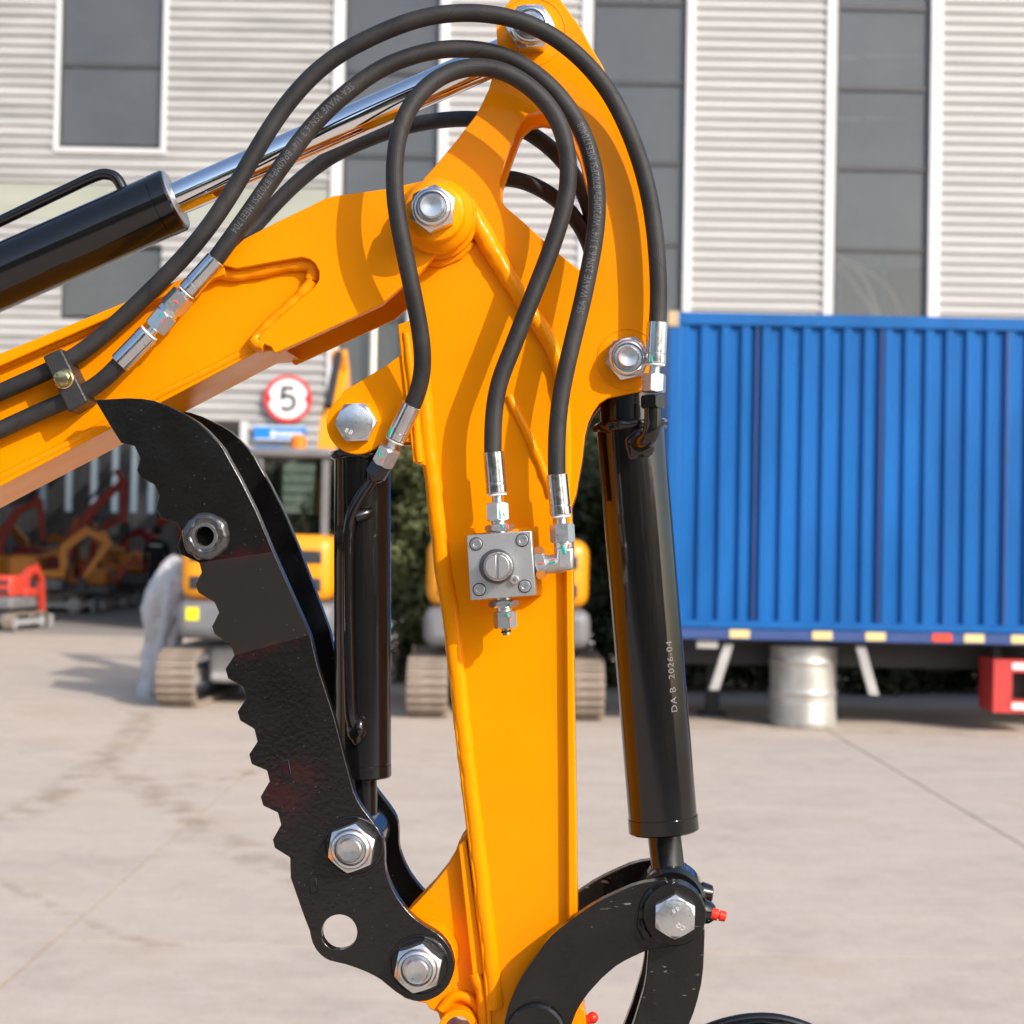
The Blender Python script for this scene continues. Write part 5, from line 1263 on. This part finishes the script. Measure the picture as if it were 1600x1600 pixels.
# printing on the middle hose
def dense(me, mx=.0006):
    b = bmesh.new(); b.from_mesh(me); bmesh.ops.triangulate(b, faces=b.faces)
    for _ in range(3):
        es = [e for e in b.edges if e.calc_length() > mx]
        if not es: break
        bmesh.ops.subdivide_edges(b, edges=es, cuts=1); bmesh.ops.triangulate(b, faces=b.faces)
    b.to_mesh(me); b.free()
def hose_text(s, size, path, s0, phi0, parent, spacing=1.0, rev=False):
    path = path[::-1] if rev else path
    me = text_mesh(s, size, 0, spacing); dense(me)
    S = [0.0]
    for i in range(1, len(path)): S.append(S[-1] + (path[i] - path[i - 1]).length)
    import bisect
    for v in me.vertices:
        t = min(max(s0 + v.co.x * .76, 0), S[-1] - 1e-6); i = min(max(bisect.bisect_right(S, t) - 1, 0), len(path) - 2)
        f = (t - S[i]) / (S[i + 1] - S[i]); c = path[i].lerp(path[i + 1], f)
        Ta = (path[i + 1] - path[i]).normalized()
        i0 = max(i - 1, 0); i2 = min(i + 2, len(path) - 1)
        T = ((path[i + 1] - path[i0]).normalized()).lerp((path[i2] - path[i]).normalized(), f).normalized()
        nrm = (Vector((0, -1, 0)) - T * (-T.y)).normalized(); up = nrm.cross(T)
        ph = phi0 + v.co.y / HR
        v.co = c + T * t * 0 + (nrm * math.cos(ph) + up * math.sin(ph)) * (HR + .0002)
    link('printed_text', me, PRN, parent)
def near_s(path, px, py, w, rev=False):
    path = path[::-1] if rev else path
    q = P(px, py, w); S = 0; best = (1e9, 0)
    for i in range(1, len(path)):
        S += (path[i] - path[i - 1]).length; d = (path[i] - q).length
        if d < best[0]: best = (d, S)
    return best[1]
hose_text('SEA WAVE 2SN-6.3 1/4" WP20MPa/8702PSI MEE170408', .0080, p2, near_s(p2, 906, 490, -26), -.45, h2, 1.06)
hose_text('SEA WAVE 2SN-6.3 1/4" BP60MPa/8702PSI MEE1704', .0080, p2, near_s(p2, 552, 137, -25), -.35, h2, 1.10)

# hose clamp on the boom
cl = plate('hose_clamp', [(66, 557), (95, 544), (137, 627), (107, 645)], -25, .6, CLB, EX, bevel=.0016)
cxz = axis_at(100, 592, -25)
lathe('clamp_bolt', (cxz[0], -.025, cxz[1]), (0, -1, 0), [(0, .0080), (.0012, .0080), (.0022, .0070)], GLD, cl, 40)
cb_ = hexpart('clamp_bolt', Vector((cxz[0], -.0268, cxz[1])), (0, -1, 0), .0045, .0055, GLD, cl, .3)
me = text_mesh('8.8', .0032, .0001); me.transform(Matrix.Translation((cxz[0] - .0036, -.03135, cxz[1] - .0010)) @ Matrix.Rotation(R(-70), 4, 'Y') @ Matrix.Rotation(R(90), 4, 'X')); link('head_mark', me, SBK, cl)

# ---------------------------------------------------------------- valve block
vb = plate('valve_block', [(729, 836), (830, 829), (837, 930), (735, 938)], -42, -3.4, ZNC2, EX, bevel=.0006)
plate('mounting_plate', [(738, 834), (841, 822), (848, 930), (745, 940)], -3, 8.5, YEL, vb, ref=-3)
k = .001
for (px, py) in ((744, 850), (816, 844), (749, 921), (820, 916)):
    p = P(px, py, -42)
    s_ = lathe('socket_screw', p + Vector((0, .0005, 0)), (0, -1, 0), [(0, 5.1 * k), (1.0 * k, 5.1 * k), (1.1 * k, 4.4 * k)], SBK, vb, 28)
    lathe('screw_head', p, (0, -1, 0), [(0, 4.3 * k), (1.5 * k, 4.3 * k), (1.9 * k, 3.9 * k), (1.9 * k, 2.2 * k), (1.2 * k, 2.0 * k)], ZNC, s_, 28)
kc = P(776, 885, -42)
lathe('dial_washer', kc + Vector((0, .0004, 0)), (0, -1, 0), [(0, 13.2 * k), (2.0 * k, 13.2 * k), (2.4 * k, 12.8 * k)], mat('dark_washer', (.20, .20, .21), rough=.3, metal=.9), vb, 48)
kk = P(779, 885, -46)
kb = lathe('dial_knob', Vector((kk.x, -.0445, kk.z)), (0, -1, 0), [(0, 10.8 * k), (14 * k, 10.8 * k), (15.0 * k, 10.2 * k)], ZNC, vb, 48)
for sgn in (-1, 1):
    bm = bmesh.new(); pts = [Vector((kk.x + sgn * 1.0 * k, 0, kk.z + z * k)) for z in (-8.9, 8.9)]
    arcp = [Vector((kk.x + sgn * 8.95 * k * math.cos(a), 0, kk.z + 8.95 * k * math.sin(a))) for a in [R(-83.6 + 167.2 * i / 20) for i in range(21)]]
    pts = arcp
    add_prism(bm, [Vector((p.x, -.0612, p.z)) for p in pts], [Vector((p.x, -.0594, p.z)) for p in pts]); bm_obj('knob_half', bm, ZNC2, kb, smooth=30, bevel=.0004)
tabp = P(804, 906, -44)
ytube('dial_tab', (tabp.x, tabp.z), -46.5, -43, 3.6, 1.4, ZNC2, vb, 20)
def stub(name, a, b, ap, rot=0.0): return hexpart(name, a, b - a, (b - a).length, ap, ZNC, vb, rot, True)
neck(vb, P(779, 812, -22), P(781, 834, -22), .0060); stub('adapter_nut', P(780, 819, -22), P(780.8, 830.5, -22), .0100, .5)
neck(vb, P(832, 880, -22), P(856, 878, -22), .0062); stub('adapter_nut', P(836, 880, -22), P(852, 878.5, -22), .0108, .5)
# elbow: forged body of square section
ep = relax(catmull([P(852, 882, -22), P(866, 881, -22), P(877, 879, -22), P(882, 871, -22), P(881.5, 860, -22), P(880.5, 846, -22)], 6), 1)
bm = bmesh.new(); add_tube(bm, ep, .0074, 24, True); bm_obj('elbow', bm, ZNC2, vb, smooth=45)
bm = bmesh.new(); cpt = P(883, 874, -22); add_box(bm, cpt.x - .0068, cpt.x + .0068, -.0298, -.0142, cpt.z - .0085, cpt.z + .0098); bm_obj('elbow_body', bm, ZNC2, vb, smooth=30, bevel=.003, seg=3)
mark(vb, [(879, 853), (881, 859), (883, 866)], -30.2, GRN, .0013); mark(vb, [(889, 850), (888, 857)], -29.6, RDM, .0005); mark(vb, [(858, 880), (867, 877)], -30, GRN); mark(vb, [(842, 880), (848, 880)], -33, RDM); mark(vb, [(860, 876), (866, 874)], -30, RDM)
neck(vb, P(785, 930, -22), P(788, 956, -22), .0060); stub('adapter_nut', P(787, 937.5, -22), P(787.6, 949, -22), .0102, .5)
stub('plug_nut', P(788.5, 955, -22), P(790, 982, -22), .0078, .6)
lathe('plug_stem', P(790, 981, -22), P(792, 992, -22) - P(790, 981, -22), [(0, .0034), (.0016, .0034), (.0018, .0030), (.0056, .0032)], GLD, vb, 24)
lathe('plug_seal', P(790.6, 985, -22), P(792, 992, -22) - P(790, 981, -22), [(0, .0034), (.0004, .0040), (.0014, .0040), (.0018, .0034)], SBK, vb, 24)
mark(vb, [(795, 943), (797, 946)], -32, GRN, .0014); mark(vb, [(792, 959), (794, 964)], -30, GRN, .0014); mark(vb, [(799, 961), (797, 966), (796, 971)], -30, RDM, .0005)
mark(vb, [(784, 820), (786, 825)], -32, GRN); mark(vb, [(792, 819), (794, 826)], -31, RDM)

# ---------------------------------------------------------------- the machine's house and boom foot, left of the picture
k0 = P(-640, 1000, 35)
bm = bmesh.new()
knee = [(-.60, 1.66), (-.70, 1.62), (-.86, 1.48), (-1.02, 1.22), (-1.16, .86), (-1.30, .86), (-1.26, 1.10), (-1.12, 1.34)]
o1 = P(-640, 806, -3); o2 = P(-640, 1105, -3)
kn = [Vector((o1.x, 0, o1.z)), Vector((o1.x - .14, 0, o1.z - .10)), Vector((-1.22, 0, 1.15)), Vector((-1.34, 0, .80)), Vector((-1.20, 0, .76)), Vector((-1.06, 0, 1.08)), Vector((o2.x - .07, 0, o2.z - .06)), Vector((o2.x, 0, o2.z))]
add_prism(bm, [v + Vector((0, -.006, 0)) for v in kn], [v + Vector((0, .087, 0)) for v in kn]); bm_obj('boom_foot', bm, YEL, boom, smooth=30, bevel=.003)
HX = -1.62
for sy in (-1, 1):
    r_ = .17; bm = bmesh.new(); yc = .04 + sy * .36
    pts = [Vector((HX - .40 + r_ * math.cos(a), 0, r_ + r_ * math.sin(a))) for a in [R(90 + 180 * i / 14) for i in range(15)]] + [Vector((HX + .40 + r_ * math.cos(a), 0, r_ + r_ * math.sin(a))) for a in [R(-90 + 180 * i / 14) for i in range(15)]]
    add_prism(bm, [p + Vector((0, yc - .09, .002)) for p in pts], [p + Vector((0, yc + .09, .002)) for p in pts]); bm_obj('crawler_track', bm, TYR, EX, smooth=40, bevel=.012)
box('chassis', HX - .3, HX + .3, -.22, .30, .12, .36, BLK, EX, bevel=.02)
lathe('slew_ring', (HX, .04, .36), (0, 0, 1), [(0, .2), (.06, .2)], BLK, EX, 40)
box('house', HX - .48, HX + .30, -.34, .42, .42, .92, YEL, EX, bevel=.06, seg=4)
bm = bmesh.new(); add_box(bm, HX + .29, -1.18, -.05, .13, .56, .84); bm_obj('boom_bracket', bm, YEL, EX, bevel=.01)
bm = bmesh.new(); add_box(bm, HX - .2, HX + .12, -.14, .22, .921, 1.02); add_box(bm, HX - .26, HX - .18, -.14, .22, 1.0, 1.32); bm_obj('seat', bm, TYR, EX, bevel=.03)
bm = bmesh.new(); add_box(bm, a0.x - .03, a0.x + .03, -.002, .082, a0.z - .10, a0.z + .03); bm_obj('cylinder_bracket', bm, YEL, boom, bevel=.004)

# =================================================================== TREE BELT BEHIND THE CAMERA (mirrored in the paint and the chrome)
rnd = random.Random(5); bm = bmesh.new()
for i in range(16000):
    x = rnd.uniform(-26, 26); hgt = 4.6 + 1.3 * noise.noise(Vector((x * .35, 3.1, 0))) ; z = rnd.random() * hgt
    p = Vector((x, -13 + rnd.uniform(-1.2, 1.2), z)); s = rnd.uniform(.16, .34)
    n1 = Vector((rnd.uniform(-1, 1), rnd.uniform(-1, 1), rnd.uniform(-1, 1))).normalized(); a_ = n1.orthogonal().normalized(); b_ = n1.cross(a_)
    bm.faces.new([bm.verts.new(p + a_ * s), bm.verts.new(p + b_ * s * .6), bm.verts.new(p - a_ * s), bm.verts.new(p - b_ * s * .6)])
tb_o = bm_obj('tree_belt', bm, LF2, None, recalc=False); tb_o['kind'] = 'stuff'
